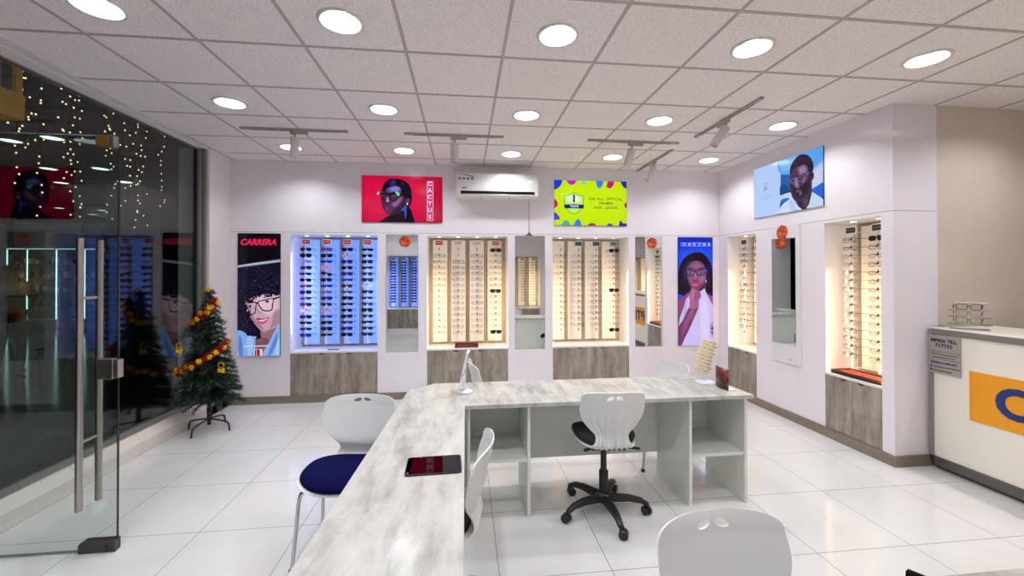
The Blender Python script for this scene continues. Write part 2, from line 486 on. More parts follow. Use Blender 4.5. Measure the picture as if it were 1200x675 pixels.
# open glass door
door = thing('door_1', 'frameless glass door standing open with long steel pull bars', 'door', (-2.86, 2.60, 0)); door['kind'] = 'structure'
mb = MB(); mb.box(0.02, 0.895, -0.005, 0.005, 0.012, 2.357); mb.build('glass_leaf', [DOORGLASS], door)
mb = MB(); mb.box(0.8952, 0.900, -0.0052, 0.0052, 0.07, 2.290); mb.build('glass_edge', [mat('glass_edge_dark', (26, 34, 36), 0.15)], door)
mb = MB(); mb.box(0.02, 0.788, -0.0052, 0.0052, 2.3572, 2.361); mb.box(0.02, 0.70, -0.0052, 0.0052, 0.006, 0.0118); mb.build('glass_edge', [mat('glass_edge_grey', (120, 128, 126), 0.2)], door)
for sy in (-1, 1):
    mb = MB(); hx = 0.748
    mb.cyl((hx, sy * 0.062, 0.262), (hx, sy * 0.062, 1.768), 0.0165)
    mb.cyl((hx, 0, 1.435), (hx, sy * 0.062, 1.435), 0.009, 12); mb.cyl((hx, 0, 0.637), (hx, sy * 0.062, 0.637), 0.009, 12)
    mb.build('pull_handle', [STEEL], door, smooth=40)
mb = MB(); mb.box(0.80, 0.885, -0.022, 0.022, 0.975, 1.088, 0.004); mb.box(0.895, 0.91, -0.02, 0.02, 0.98, 1.083, 0.003); mb.build('lock_case', [STEEL], door)
mb = MB(); mb.prism([(0.71, 0.004), (0.898, 0.004), (0.898, 0.068), (0.73, 0.068), (0.71, 0.05)], -0.02, 0.02, RX_(pi / 2)); mb.cyl((0.845, -0.022, 0.03), (0.845, -0.03, 0.03), 0.012, 16)
mb.build('bottom_patch', [DARKSTEEL], door)
mb = MB(); mb.box(0.79, 0.855, -0.02, 0.02, 2.295, 2.36, 0.002); mb.mi = 1; mb.box(0.858, 0.866, -0.018, 0.018, 2.295, 2.36); mb.box(0.872, 0.878, -0.018, 0.018, 2.295, 2.36)
mb.build('top_patch', [mat('brass', (150, 112, 52), 0.35, 0.8), STEEL], door)

# ------------------------------------------------------------------ ceiling lights
def downlight():
    t = thing('downlight', None, 'ceiling light')
    mb = MB(); mb.lathe([(0.100, 0.001), (0.100, -0.006), (0.112, -0.011), (0.121, -0.008), (0.124, 0.0)], 40, cap=False)
    mb.build('trim_ring', [TRIMW], t)
    mb = MB(); mb.lathe([(0.103, 0.001), (0.098, 0.03), (0.090, 0.068)], 40, cap=False); mb.build('reflector', [REFL], t)
    mb = MB(); mb.lathe([(0.052, 0.058), (0.094, 0.056)], 40, cap=False); mb.build('lamp_lens', [mat('lens_ring', (24, 30, 34), 0.3, emit=(206, 230, 244), strength=0.66)], t)
    mb = MB(); mb.lathe([(0.0001, 0.052), (0.044, 0.054), (0.052, 0.059)], 32, cap=False); mb.build('bulb', [LAMP], t)
    return t
dl = downlight()
pos_names = ['along the glass shop front', 'second in from the glass', 'in the middle of the row', 'fourth in from the glass', 'nearest the side wall']
rows = {2.337: 'front row', 3.55: 'second row', 4.728: 'row along the back wall', 1.13: 'row overhead', -0.09: 'row behind the viewer'}
for i, (x, y) in enumerate(LIGHTS):
    o = dl if i == 0 else copy_tree(dl)
    o.location = (x, y, H)
    k = LX.index(x) if x in LX else None
    lab = 'round recessed downlight, %s, %s' % (rows[y], pos_names[k] if k is not None else ('above the reception counter' if x < 5 else 'beyond the reception counter'))
    tag(o, lab, 'ceiling light', 'recessed downlights in the ceiling')

def track(label, loc, rz, L, tilt, swing, off):
    t = thing('track_light', label, 'track light', loc, rz, 'ceiling spotlight tracks')
    mb = MB(); mb.box(-L / 2, L / 2, -0.016, 0.016, -0.02, 0.0, 0.002); mb.mi = 1; mb.box(-L / 2 + 0.09, L / 2 - 0.09, -0.006, 0.006, -0.022, -0.019)
    mb.build('rail', [TRACKM, DARKSTEEL], t)
    mb = MB(); mb.box(off - 0.06, off + 0.10, -0.014, 0.014, -0.052, -0.020, 0.003); mb.build('adapter', [TRACKM], t)
    mb = MB(); mb.cyl((off - 0.02, 0, -0.05), (off - 0.02, 0, -0.085), 0.009, 12); mb.build('stem', [TRACKM], t)
    m = T(off - 0.02, 0, -0.085) @ RZ(swing) @ RX_(tilt)
    mb = MB(); mb.lathe([(0.0001, 0.0), (0.036, 0.0), (0.039, -0.004), (0.039, -0.186), (0.036, -0.19), (0.034, -0.17), (0.0001, -0.17)], 28, m, cap=False)
    mb.build('spotlight_head', [mat('spot_white', (206, 202, 198), 0.4)], t, smooth=35)
    return t
track('grey spotlight track nearest the glass shop front, head hanging straight', (-1.60, 4.125, H), 0, 0.975, 0.10, 0.6, 0.02)
track('spotlight track in front of the air conditioner', (-0.093, 4.124, H), 0, 0.975, 0.04, 0.5, 0.02)
track('spotlight track just off the yellow screen, head angled to one side', (1.757, 4.128, H), 0, 0.985, 0.30, 0.9, 0.0)
track('spotlight track aimed at the bearded man screen, running front to back', (2.315, 3.45, H), pi / 2, 0.94, 0.62, -0.15, 0.0)
track('spotlight track close to the back wall, running front to back', (2.30, 4.82, H), pi / 2, 0.93, 0.55, -0.1, 0.0)

# ------------------------------------------------------------------ eyewear
def rrect(cx, cz, a, b, p, n=16, droop=0.0):
    out = []
    for k in range(n):
        t = 2 * pi * k / n; c, s = cos(t), sin(t)
        out.append((cx + a * abs(c) ** (2 / p) * (1 if c > 0 else -1), 0.0, cz + b * abs(s) ** (2 / p) * (1 if s > 0 else -1) + droop * abs(c) * (1 if s > 0 else 0)))
    return out
SHAPES = {'square': (0.0295, 0.021, 3.6, 0.0), 'oval': (0.0275, 0.0195, 2.2, 0.0), 'aviator': (0.030, 0.0235, 2.5, 0.002), 'slim': (0.030, 0.0145, 3.0, 0.0), 'cat': (0.0295, 0.0195, 2.8, 0.004)}
_eyem = {}
def eye_meshes(shape, fm, rim):
    key = (shape, fm.name, rim)
    if key in _eyem: return _eyem[key]
    a, b, p, dr = SHAPES[shape]
    mb = MB()
    for s in (-1, 1):
        mb.tube(rrect(s * 0.0355, 0, a, b, p, 16, dr), rim, 4, closed=True)
        mb.tube([(s * 0.064, 0, 0.010), (s * 0.071, 0.002, 0.011), (s * 0.072, 0.010, 0.010)], rim * 1.2, 4)
    mb.tube([(-0.008, 0, 0.006), (0, -0.003, 0.009), (0.008, 0, 0.006)], rim * 1.1, 4)
    fr = mb.mesh('front_frame', [fm])
    mb = MB(); mb.tube([(0, 0, 0), (0.001, 0.075, 0.0), (0.0, 0.100, -0.004), (-0.002, 0.128, -0.030)], [rim * 1.2, rim * 1.1, rim * 1.4, rim * 1.3], 4)
    te = mb.mesh('temple', [fm])
    _eyem[key] = (fr, te)
    return _eyem[key]
_lensm = {}
def lens_mesh(shape, lm):
    key = (shape, lm.name)
    if key in _lensm: return _lensm[key]
    a, b, p, dr = SHAPES[shape]
    pts = [(x, z) for x, y, z in rrect(0, 0, a, b, p, 16, dr)]
    mb = MB(); mb.prism([(x, z) for x, z in pts], -0.0009, 0.0009, RX_(pi / 2))
    _lensm[key] = mb.mesh('lens', [lm]); return _lensm[key]
def fm(rgb, rough=0.3):
    return mat('frame_%d_%d_%d' % rgb, rgb, rough)
def lm(rgb):
    return mat('dark_lens_%d_%d_%d' % rgb, rgb, 0.12)
def eyewear(name, label, cat, group, loc, rz, shape, frame, lens, rim=0.0016, roll=0.0, scale=1.0, wid=1.06):
    t = thing(name, label, cat, loc, rz, group)
    t.rotation_euler = (0, roll, rz); t.scale = (scale * wid, scale, scale)
    fr, te = eye_meshes(shape, frame, rim)
    link('front_frame', fr, t)
    for s in (-1, 1):
        link('lens', lens_mesh(shape, lens), t, (s * 0.0355, 0, 0))
        o = link('temple', te, t, (s * 0.072, 0.008, 0.010))
        if s < 0: o.scale = (-1, 1, 1)
    return t
ORD = ['topmost', 'second from top', 'third from top', 'fourth from top', 'fifth from top', 'sixth from top', 'seventh from top', 'in the middle', 'seventh from bottom', 'sixth from bottom', 'fifth from bottom', 'fourth from bottom', 'third from bottom', 'second from bottom', 'lowest']
ROWZ = [1.873 - 0.0765 * k for k in range(15)]

def strip(label, loc, rz, card_rgb, panel, group, print_rgb=(235, 215, 205), card_border=(236, 232, 228), with_card=True):
    """a hanging display strip: back panel against the niche back, card, clear rod with pegs in front; local origin on the ledge"""
    t = thing('display_strip', label, 'display strip', loc, rz, group)
    mb = MB(); mb.box(-0.096, 0.096, 0.213, 0.226, 0.03, NZ1 - NZ0 - 0.03, 0.002); mb.build('back_panel', [panel], t)
    mb = MB(); mb.box(-0.011, 0.011, 0.012, 0.020, 0.06, 1.345, 0.001)
    mb.box(-0.008, 0.008, 0.012, 0.205, 0.06, 0.066); mb.box(-0.008, 0.008, 0.012, 0.205, 1.325, 1.331)
    mb.build('rod', [mat('frosted_rod', (232, 232, 234), 0.25)], t)
    mb = MB()
    for z in ROWZ:
        mb.box(-0.006, 0.006, -0.010, 0.014, z - NZ0 + 0.002, z - NZ0 + 0.012, 0.001)
        mb.box(-0.004, 0.004, 0.004, 0.013, z - NZ0 + 0.012, z - NZ0 + 0.026)
    mb.build('peg', [mat('peg_black', (40, 38, 38), 0.4)], t)
    if with_card:
        mb = MB(); mb.box(-0.056, 0.056, 0.004, 0.012, 1.310, 1.382, 0.004); mb.mi = 1; mb.box(-0.045, 0.045, 0.002, 0.006, 1.321, 1.371)
        mb.mi = 2
        for k, (dx, dw) in enumerate(((-0.024, 0.014), (-0.006, 0.012), (0.010, 0.010), (0.026, 0.012))):
            mb.box(dx - dw / 2, dx + dw / 2, 0.0012, 0.003, 1.343, 1.352)
        mb.build('brand_card', [mat('card_%d%d%d' % card_border, card_border, 0.4), mat('card_%d%d%d' % card_rgb, card_rgb, 0.45), mat('card_%d%d%d' % print_rgb, print_rgb, 0.5)], t)
    return t

BLUEP = mat('blue_backlit_panel', (150, 186, 252), 0.3, emit=(104, 150, 255), strength=0.40)
WARMP = mat('cream_panel', (238, 232, 222), 0.4)
teal, navy, blk, mauve, blue, brown, indigo, plum, pink, pale, slate = (14, 44, 72), (18, 30, 78), (14, 14, 18), (120, 92, 170), (34, 54, 170), (62, 34, 30), (44, 40, 140), (74, 30, 74), (200, 150, 200), (170, 176, 215), (66, 88, 140)
SUN = [
 [(teal, 'oval'), (blk, 'aviator'), (mauve, 'slim'), (navy, 'square'), (navy, 'slim'), (blk, 'oval'), (plum, 'slim'), (navy, 'square'), (indigo, 'slim'), (plum, 'cat'), (pink, 'oval'), (navy, 'square'), (blk, 'slim'), (navy, 'slim'), (blue, 'square')],
 [(mauve, 'square'), (navy, 'square'), (blue, 'slim'), (pink, 'square'), (brown, 'oval'), (navy, 'square'), (blue, 'slim'), (mauve, 'slim'), (indigo, 'square'), (plum, 'oval'), (pink, 'oval'), (blue, 'slim'), (navy, 'cat'), (navy, 'aviator'), (brown, 'slim')],
 [(navy, 'cat'), (pale, 'oval'), (indigo, 'square'), (blk, 'oval'), (indigo, 'square'), (blue, 'slim'), (brown, 'oval'), (slate, 'slim'), (navy, 'square'), (blk, 'slim'), (navy, 'oval'), (navy, 'square'), (indigo, 'slim'), (blue, 'square'), (navy, 'square')],
 [(blk, 'slim'), (blk, 'oval'), (navy, 'square'), (blk, 'slim'), (teal, 'oval'), (navy, 'square'), (pale, 'slim'), (navy, 'cat'), (teal, 'slim'), (indigo, 'oval'), (blk, 'aviator'), (teal, 'oval'), (blk, 'slim'), (teal, 'oval'), (navy, 'cat')],
]
CNAME = {teal: 'dark teal', navy: 'navy', blk: 'black', mauve: 'mauve', blue: 'bright blue', brown: 'brown', indigo: 'indigo', plum: 'plum', pink: 'pale pink', pale: 'pale grey', slate: 'slate blue'}
SNAME = {'square': 'square', 'oval': 'rounded', 'aviator': 'aviator', 'slim': 'narrow', 'cat': 'winged'}
GYL = BY + 0.127
NTH = ['first', 'second', 'third', 'fourth']
cx1 = [-1.966, -1.718, -1.470, -1.221]
for i, x in enumerate(cx1):
    strip('blue-lit sunglasses strip, %s out from the curly-haired poster, red card on top' % NTH[i], (x, GYL, NZ0), 0, [(176, 34, 30), (226, 52, 26), (226, 52, 26), (204, 52, 36)][i], BLUEP, 'blue-lit sunglasses strips')
    for k, z in enumerate(ROWZ):
        col, sh = SUN[i][k]
        light = col in (mauve, pink, pale)
        eyewear('sunglasses', '%s %s sunglasses, %s on the %s blue-lit strip' % (CNAME[col], SNAME[sh], ORD[k], NTH[i]), 'sunglasses', 'sunglasses on the blue-lit strips',
                (x + random.uniform(-.003, .003), GYL - 0.006, z), random.uniform(-.06, .06), sh, fm(col), lm(tuple(int(c * (0.95 if light else 0.8)) for c in col)), 0.0024 if not light else 0.0016,
                roll=0.22 if (i, k) == (1, 4) else random.uniform(-.03, .03))
def clear_row(i, rows_dark, x0, xs, niche, tone, axis='back', cards=None, skip=()):
    pass
TONES = [((120, 112, 112), 'thin grey'), ((150, 118, 104), 'thin rose-brown'), ((92, 84, 84), 'dark grey'), ((150, 126, 112), 'pale beige'), ((60, 54, 56), 'charcoal'), ((140, 108, 84), 'light brown')]
def fill_clear(xs, niche, place, group, dark={}, skip=set(), heavy=set(), nm='spectacles'):
    for i, x in enumerate(xs):
        for k, z in enumerate(ROWZ):
            if (i, k) in skip: continue
            rnd = random.random()
            jit = random.uniform(-.05, .05)
            loc, rz = place(x + random.uniform(-.003, .003), z)
            where = '%s, %s strip, %s' % (ORD[k], NTH[i], niche.replace('niche in the', 'niche in').replace('niche below the', 'niche below'))
            if (i, k) in dark:
                c = dark[(i, k)]
                eyewear('sunglasses', '%s sunglasses, %s' % ('black' if c == blk else 'dark brown', where), 'sunglasses', group, loc, rz + jit, 'aviator' if i == 3 else 'square', fm(c), lm(tuple(int(v * .7) for v in c)), 0.0026)
                continue
            c, cn = TONES[int(rnd * len(TONES))]
            if (i, k) in heavy: c, cn = (44, 38, 40), 'dark-rimmed'
            sh = random.choice(['square', 'oval', 'slim', 'cat', 'square'])
            eyewear(nm, '%s clear glasses, %s' % (cn, where), 'glasses', group, loc, rz + jit, sh, fm(c), LENSCLEAR, 0.0019 if (i, k) in heavy else random.choice([0.0011, 0.0014, 0.0017]), roll=random.uniform(-.03, .03))
cx2 = [-0.322, -0.078, 0.168, 0.412]
for i, x in enumerate(cx2):
    strip('white eyewear strip, %s in the niche below the air conditioner' % NTH[i], (x, GYL, NZ0), 0, [(196, 66, 46), (226, 206, 192), (230, 206, 188), (214, 84, 48)][i], WARMP, 'eyewear strips below the air conditioner', print_rgb=[(240, 225, 215), (206, 176, 158), (214, 172, 148), (240, 220, 205)][i])
fill_clear(cx2, 'niche below the air conditioner', lambda a, z: ((a, GYL - 0.006, z), 0), 'eyewear in the niche below the air conditioner',
           {(3, 0): plum, (3, 7): brown, (3, 14): blk}, {(0, 0), (1, 0), (1, 1), (2, 0)}, {(3, 2), (3, 3), (3, 5), (3, 6), (3, 8), (3, 9), (3, 11), (1, 2), (1, 3), (2, 1), (2, 3), (0, 1), (0, 2)})
cx3 = [1.285, 1.530, 1.775, 2.020]
for i, x in enumerate(cx3):
    strip('white eyewear strip, %s in the niche below the yellow screen' % NTH[i], (x, GYL, NZ0), 0, [(214, 216, 214), (36, 92, 116), (36, 92, 116), (116, 150, 128)][i], WARMP, 'eyewear strips below the yellow screen', print_rgb=(60, 110, 130), card_border=(206, 214, 214), with_card=(i > 0))
fill_clear(cx3, 'niche below the yellow screen', lambda a, z: ((a, GYL - 0.006, z), 0), 'eyewear in the niche below the yellow screen',
           {(3, 0): blk, (3, 7): blk, (3, 14): blk}, {(0, 14), (1, 14), (2, 14), (1, 0), (2, 0), (0, 0)}, {(2, 4), (1, 5), (0, 1), (1, 2), (0, 4), (2, 9), (0, 9), (1, 11), (1, 13), (2, 11)})
# side wall niches
ry = {'near': [3.482, 3.232], 'far': [4.966, 4.717]}
for key, nm in (('near', 'niche beside the pillar'), ('far', 'niche in the room corner')):
    for i, y in enumerate(ry[key]):
        strip('white eyewear strip, %s in the %s' % (NTH[i], nm), (RX + 0.127, y, NZ0), -pi / 2, (52, 46, 46), WARMP, 'eyewear strips of the side wall', print_rgb=(120, 108, 104))
    fill_clear(ry[key], nm, lambda a, z: ((RX + 0.121, a, z), -pi / 2), 'eyewear in the %s' % nm, {(1, 0): blk} if key == 'near' else {},
               set() if key == 'near' else {(0, 14), (1, 14), (0, 3), (0, 5)}, {(0, 1), (0, 4), (0, 6), (0, 9), (0, 11), (0, 12), (1, 4), (1, 9)} | ({(0, 0)} if key == 'near' else {(0, 2), (0, 6), (0, 7), (0, 9), (0, 13), (0, 12)}))
# displays behind the viewer, reflected in the mirrors
for n0, (a, b) in enumerate(NICHE_F):
    cnt = 4 if n0 == 0 else 3
    xs = [a + (b - a) * (i + .5) / cnt for i in range(cnt)]
    nm = ['blue-lit niche behind the viewer', 'cream niche behind the viewer', 'niche behind the reception counter'][n0]
    for i, x in enumerate(xs):
        strip('display strip, %s in the %s' % (NTH[i], nm), (x, FY - 0.127, NZ0), pi, (40, 60, 70), BLUEP if n0 == 0 else WARMP, 'display strips behind the viewer')
    if n0 == 0:
        for i, x in enumerate(xs):
            for k, z in enumerate(ROWZ):
                c = [navy, blue, indigo, blk][(i * 7 + k * 3) % 4]
                eyewear('sunglasses', '%s sunglasses, %s, %s strip, blue niche behind the viewer' % (CNAME[c], ORD[k], NTH[i]), 'sunglasses', 'sunglasses behind the viewer', (x, FY - 0.121, z), pi, 'square', fm(c), lm(c), 0.0024)
    elif n0 == 1:
        fill_clear(xs, nm, lambda p, z: ((p, FY - 0.121, z), pi), 'eyewear behind the viewer')

# ------------------------------------------------------------------ base cabinets and ledges
def cabinet(label, loc, rz, W, group='grey wood base cabinets under the niches'):
    t = thing('base_cabinet', label, 'cabinet', loc, rz, group)
    mb = MB(); mb.box(0.002, W - 0.002, 0.022, 0.335, CB + 0.002, NZ0 - 0.03); mb.build('carcass', [mat('carcass_dark', (70, 64, 58), 0.6)], t)
    for k in range(2):
        a, b = (0.002, W / 2 - 0.0012) if k == 0 else (W / 2 + 0.0012, W - 0.002)
        mid = (a + b) / 2 + (0.10 if k == 0 else -0.10) * (W / 1.03)
        zt = NZ0 - 0.026
        pts = [(a, CB + 0.003), (b, CB + 0.003), (b, zt)]
        n = 10
        for j in range(n + 1):
            s = 1 - 2 * j / n
            pts.append((mid + 0.052 * s, zt - 0.020 * (0.5 + 0.5 * cos(pi * s)) if abs(s) < 1 else zt))
        pts.append((a, zt))
        mb = MB(); mb.prism(pts, -0.02, 0.0, RX_(pi / 2)); mb.build('door', [DOORW], t)
    mb = MB(); mb.box(0.001, W - 0.001, -0.004, 0.358, NZ0 - 0.024, NZ0, 0.002); mb.build('ledge', [WHITE], t)
    return t
for (a, b), l in zip(NICHE_B, ('under the blue-lit niche', 'under the niche below the air conditioner', 'under the niche below the yellow screen')):
    cabinet('grey wood cabinet with white ledge %s' % l, (a, BY, 0), 0, b - a)
for (a, b), l in zip(NICHE_R, ('beside the pillar', 'in the corner of the room')):
    cabinet('grey wood cabinet with white ledge in the side wall, %s' % l, (RX, b, 0), -pi / 2, b - a)
for (a, b), l in zip(NICHE_F, ('blue-lit', 'cream', 'counter-side')):
    cabinet('grey wood cabinet under the %s niche behind the viewer' % l, (b, FY, 0), pi, b - a)

def niche_spot(label, loc):
    t = thing('niche_spotlight', label, 'spotlight', loc, 0, 'small recessed spotlights in the niche tops')
    mb = MB(); mb.lathe([(0.024, -0.002), (0.034, -0.004), (0.036, 0.0)], 20, cap=False); mb.build('trim_ring', [TRIMW], t)
    mb = MB(); mb.lathe([(0.0001, -0.0015), (0.0245, -0.0015)], 20, cap=False); mb.build('lamp_lens', [SPOTLAMP], t)
    return t
for xs, nm in ((cx2, 'niche below the air conditioner'), (cx3, 'niche below the yellow screen'), (cx1, 'blue-lit niche')):
    for i, x in enumerate(xs):
        niche_spot('tiny recessed spotlight above the %s strip of the %s' % (NTH[i], nm), (x, BY + 0.155, NZ1))
for key, nm in (('near', 'niche beside the pillar'), ('far', 'niche in the room corner')):
    for i, y in enumerate(ry[key]):
        niche_spot('tiny recessed spotlight above the %s strip of the %s' % (NTH[i], nm), (RX + 0.155, y, NZ1))
for n0, (a, b) in enumerate(NICHE_F[1:]):
    for i in range(3): niche_spot('tiny recessed spotlight number %s above the cream strips behind the viewer%s' % (NTH[i], ' by the counter' if n0 else ''), (a + (b - a) * (i + .5) / 3, FY - 0.155, NZ1))

# LED profiles along the inner front edges of the niches
def led(name, loc, rz, h, rgb, watts, zc):
    li = bpy.data.lights.new(name, 'AREA'); li.shape = 'RECTANGLE'; li.size = 0.012; li.size_y = h; li.energy = watts; li.color = lin(rgb)[:3]
    o = bpy.data.objects.new(name, li); COL.objects.link(o); o.location = (loc[0], loc[1], zc)
    # area light looks along local -Z; aim along rz heading
    d = Vector((cos(rz), sin(rz), -0.0)); o.rotation_euler = d.to_track_quat('-Z', 'Y').to_euler()
    return o
WARM = (255, 214, 160)
for n0, (a, b) in enumerate(NICHE_B):
    rgb = (170, 175, 255) if n0 == 0 else WARM
    for x, ang in ((a + 0.006, radians(52)), (b - 0.006, radians(128))):
        led('niche_led', (x, BY + 0.012), ang, 1.0, rgb, 3.5 if n0 == 0 else 3.3, 1.08 if n0 else 1.33)
for a, b in NICHE_R:
    for y, ang in ((a + 0.006, radians(38)), (b - 0.006, radians(-38))):
        led('niche_led', (RX + 0.012, y), ang, 1.0, WARM, 2.6, 1.1)
for n0, (a, b) in enumerate(NICHE_F):
    rgb = (170, 175, 255) if n0 == 0 else WARM
    for x, ang in ((a + 0.006, radians(-52)), (b - 0.006, radians(-128))):
        led('niche_led', (x, FY - 0.012), ang, 1.0, rgb, 3.2 if n0 == 0 else 3.6, 1.1)

# ------------------------------------------------------------------ pictures on screens
def ell(cx, cy, a, b, rot=0.0, n=20):
    return [(cx + a * cos(2 * pi * k / n) * cos(rot) - b * sin(2 * pi * k / n) * sin(rot), cy + a * cos(2 * pi * k / n) * sin(rot) + b * sin(2 * pi * k / n) * cos(rot)) for k in range(n)]
def sm_(a):
    q = min(max((a - 84) / 90, 0), 1); return q * q * (3 - 2 * q)
SOFT = {(224, 192, 208): (198, 162, 182), (158, 116, 136): (198, 162, 182), (170, 128, 148): (198, 162, 182), (176, 130, 150): (210, 176, 194),
        (150, 92, 132): (122, 68, 106), (158, 98, 138): (122, 68, 106), (140, 82, 122): (122, 68, 106), (76, 34, 70): (122, 68, 106), (164, 104, 142): (122, 68, 106), (84, 38, 74): (122, 68, 106), (188, 116, 158): (166, 92, 138), (154, 82, 132): (124, 56, 104), (222, 212, 252): (206, 196, 246), (188, 172, 234): (206, 196, 246), (176, 140, 214): (206, 196, 246), (52, 34, 70): (28, 15, 40), (48, 30, 62): (28, 15, 40), (44, 92, 246): (20, 52, 226),
        (84, 44, 78): (58, 26, 54), (98, 84, 170): (70, 40, 80), (136, 124, 214): (98, 84, 170), (150, 98, 150): (84, 44, 78), (96, 52, 92): (84, 44, 78), (168, 148, 208): (84, 44, 78), (44, 42, 112): (12, 7, 22), (32, 26, 60): (12, 7, 22), (58, 92, 196): (30, 16, 40), (222, 10, 74): (200, 4, 60), (200, 4, 60): (172, 2, 52), (206, 242, 2): (196, 232, 0), (232, 252, 214): (190, 244, 120),
        (134, 104, 146): (78, 54, 84), (152, 122, 168): (134, 104, 146), (120, 88, 122): (78, 54, 84), (150, 120, 160): (78, 54, 84), (112, 88, 122): (46, 30, 56), (46, 30, 56): (78, 54, 84), (206, 210, 238): (110, 176, 240), (120, 186, 246): (92, 164, 240), (84, 58, 88): (54, 34, 58)}
def soften(layers):
    out = []
    for (kind, rgb, pts) in layers:
        b = SOFT.get(tuple(rgb)) if kind == 's' else None
        if not b: out.append((kind, rgb, pts)); continue
        cx = sum(p[0] for p in pts) / len(pts); cy = sum(p[1] for p in pts) / len(pts)
        for q, sc_ in ((.2, 1.16), (.42, 1.06), (.66, .95), (.85, .84), (1, .70)):
            c = tuple(int(b[i] + (rgb[i] - b[i]) * q) for i in range(3))
            out.append(('s', c, [(cx + (p[0] - cx) * sc_, cy + (p[1] - cy) * sc_) for p in pts]))
    return out
def picture(parent, W, Hh, box, layers, k=1.0, y0=-0.001, name='screen_picture'):
    """one mesh: stacked thin colour areas of the displayed image. box = (u0, v0, u1, v1) drawing frame, v downwards"""
    u0, v0, u1, v1 = box
    mats = []; mb = MB()
    def P(p): return ((p[0] - u0) / (u1 - u0) * W - W / 2, Hh / 2 - (p[1] - v0) / (v1 - v0) * Hh)
    z = 0.0
    for (kind, rgb, pts) in soften(layers):
        m = flat(rgb, k)
        if m not in mats: mats.append(m)
        mb.mi = mats.index(m)
        z += 0.00003
        if kind == 'ring':
            outer, t = pts
            o2 = outer; n = len(o2); cx = sum(p[0] for p in o2) / n; cy = sum(p[1] for p in o2) / n
            q = []
            for p in o2:
                d = sqrt((p[0] - cx) ** 2 + (p[1] - cy) ** 2) or 1
                q.append((p[0] - (p[0] - cx) / d * t, p[1] - (p[1] - cy) / d * t))
            A = [mb.bm.verts.new((P(p)[0], y0 - z, P(p)[1])) for p in o2]; B = [mb.bm.verts.new((P(p)[0], y0 - z, P(p)[1])) for p in q]
            for i in range(n):
                fc = mb.bm.faces.new((A[i], A[(i + 1) % n], B[(i + 1) % n], B[i])); fc.material_index = mb.mi
            continue
        pp = spline(pts, 6) if kind == 's' else pts
        cl = [(min(max(p[0], u0), u1), min(max(p[1], v0), v1)) for p in pp]
        cc = []
        for p in cl:
            if not cc or (abs(p[0] - cc[-1][0]) + abs(p[1] - cc[-1][1])) > 1e-6: cc.append(p)
        if len(cc) > 2 and cc[0] == cc[-1]: cc.pop()
        if len(cc) < 3: continue
        vs = [mb.bm.verts.new((P(p)[0], y0 - z, P(p)[1])) for p in cc]
        try:
            fc = mb.bm.faces.new(vs); fc.material_index = mb.mi
        except ValueError: pass
    bmesh.ops.triangulate(mb.bm, faces=mb.bm.faces[:])
    for fc in mb.bm.faces:
        fc.normal_update()
        if fc.normal.y > 0: fc.normal_flip()
    return mb.build(name, mats, parent, recalc=False)
def screen(name, label, cat, loc, rz, W, Hh, depth=0.03, group=None):
    t = thing(name, label, cat, loc, rz, group)
    mb = MB(); mb.box(-W / 2, W / 2, 0.0, depth, -Hh / 2, Hh / 2, 0.002); mb.build('bezel', [mat('bezel_black', (14, 14, 16), 0.3)], t)
    return t
def put_text(t, txt, size, rgb, x, z, k=1.0, y=-0.012, rot=0.0, **kw):
    me = text_mesh(txt, size, flat(rgb, k), **kw)
    return link('lettering', me, t, (x, y, z), (0, rot, 0))

# --- curly haired woman poster
W, Hh = 0.485, 1.472
t = screen('light_poster', 'tall backlit poster of a curly-haired woman in black square glasses', 'poster', ((-2.695 - 2.21) / 2, BY - 0.012, (0.584 + 2.056) / 2), 0, W, Hh, 0.014)
rn = random.Random(3)
L = [('p', (13, 8, 16), [(25, -149), (304, -149), (304, 657), (25, 657)]),
     ('s', (24, 18, 40), [(20, 120), (90, 70), (200, 48), (310, 45), (312, 280), (290, 262), (250, 250), (200, 250), (150, 262), (95, 290), (72, 330), (82, 400), (110, 470), (165, 505), (150, 535), (100, 530), (20, 505)]),
     ('p', (120, 130, 150), [(25, 62), (140, 44), (304, 20), (304, 40), (150, 62), (25, 78)]), ('p', (196, 208, 222), [(25, 66), (150, 46), (304, 30), (304, 36), (150, 54), (25, 72)])]
for _ in range(420):
    a, b = rn.uniform(30, 300), rn.uniform(78, 520)
    if b > 252 and a > 84 + max(0, (b - 400)) * .6: continue
    c = rn.choice([(40, 32, 72), (52, 44, 96), (34, 26, 56), (11, 7, 20), (11, 7, 20), (11, 7, 20), (74, 66, 126), (96, 90, 150)])
    s = rn.uniform(3, 10) if sum(c) < 150 else rn.uniform(1.5, 4.5); L.append(('p', c, ell(a, b, s, s * rn.uniform(.4, .8), rn.uniform(0, 3), 9)))
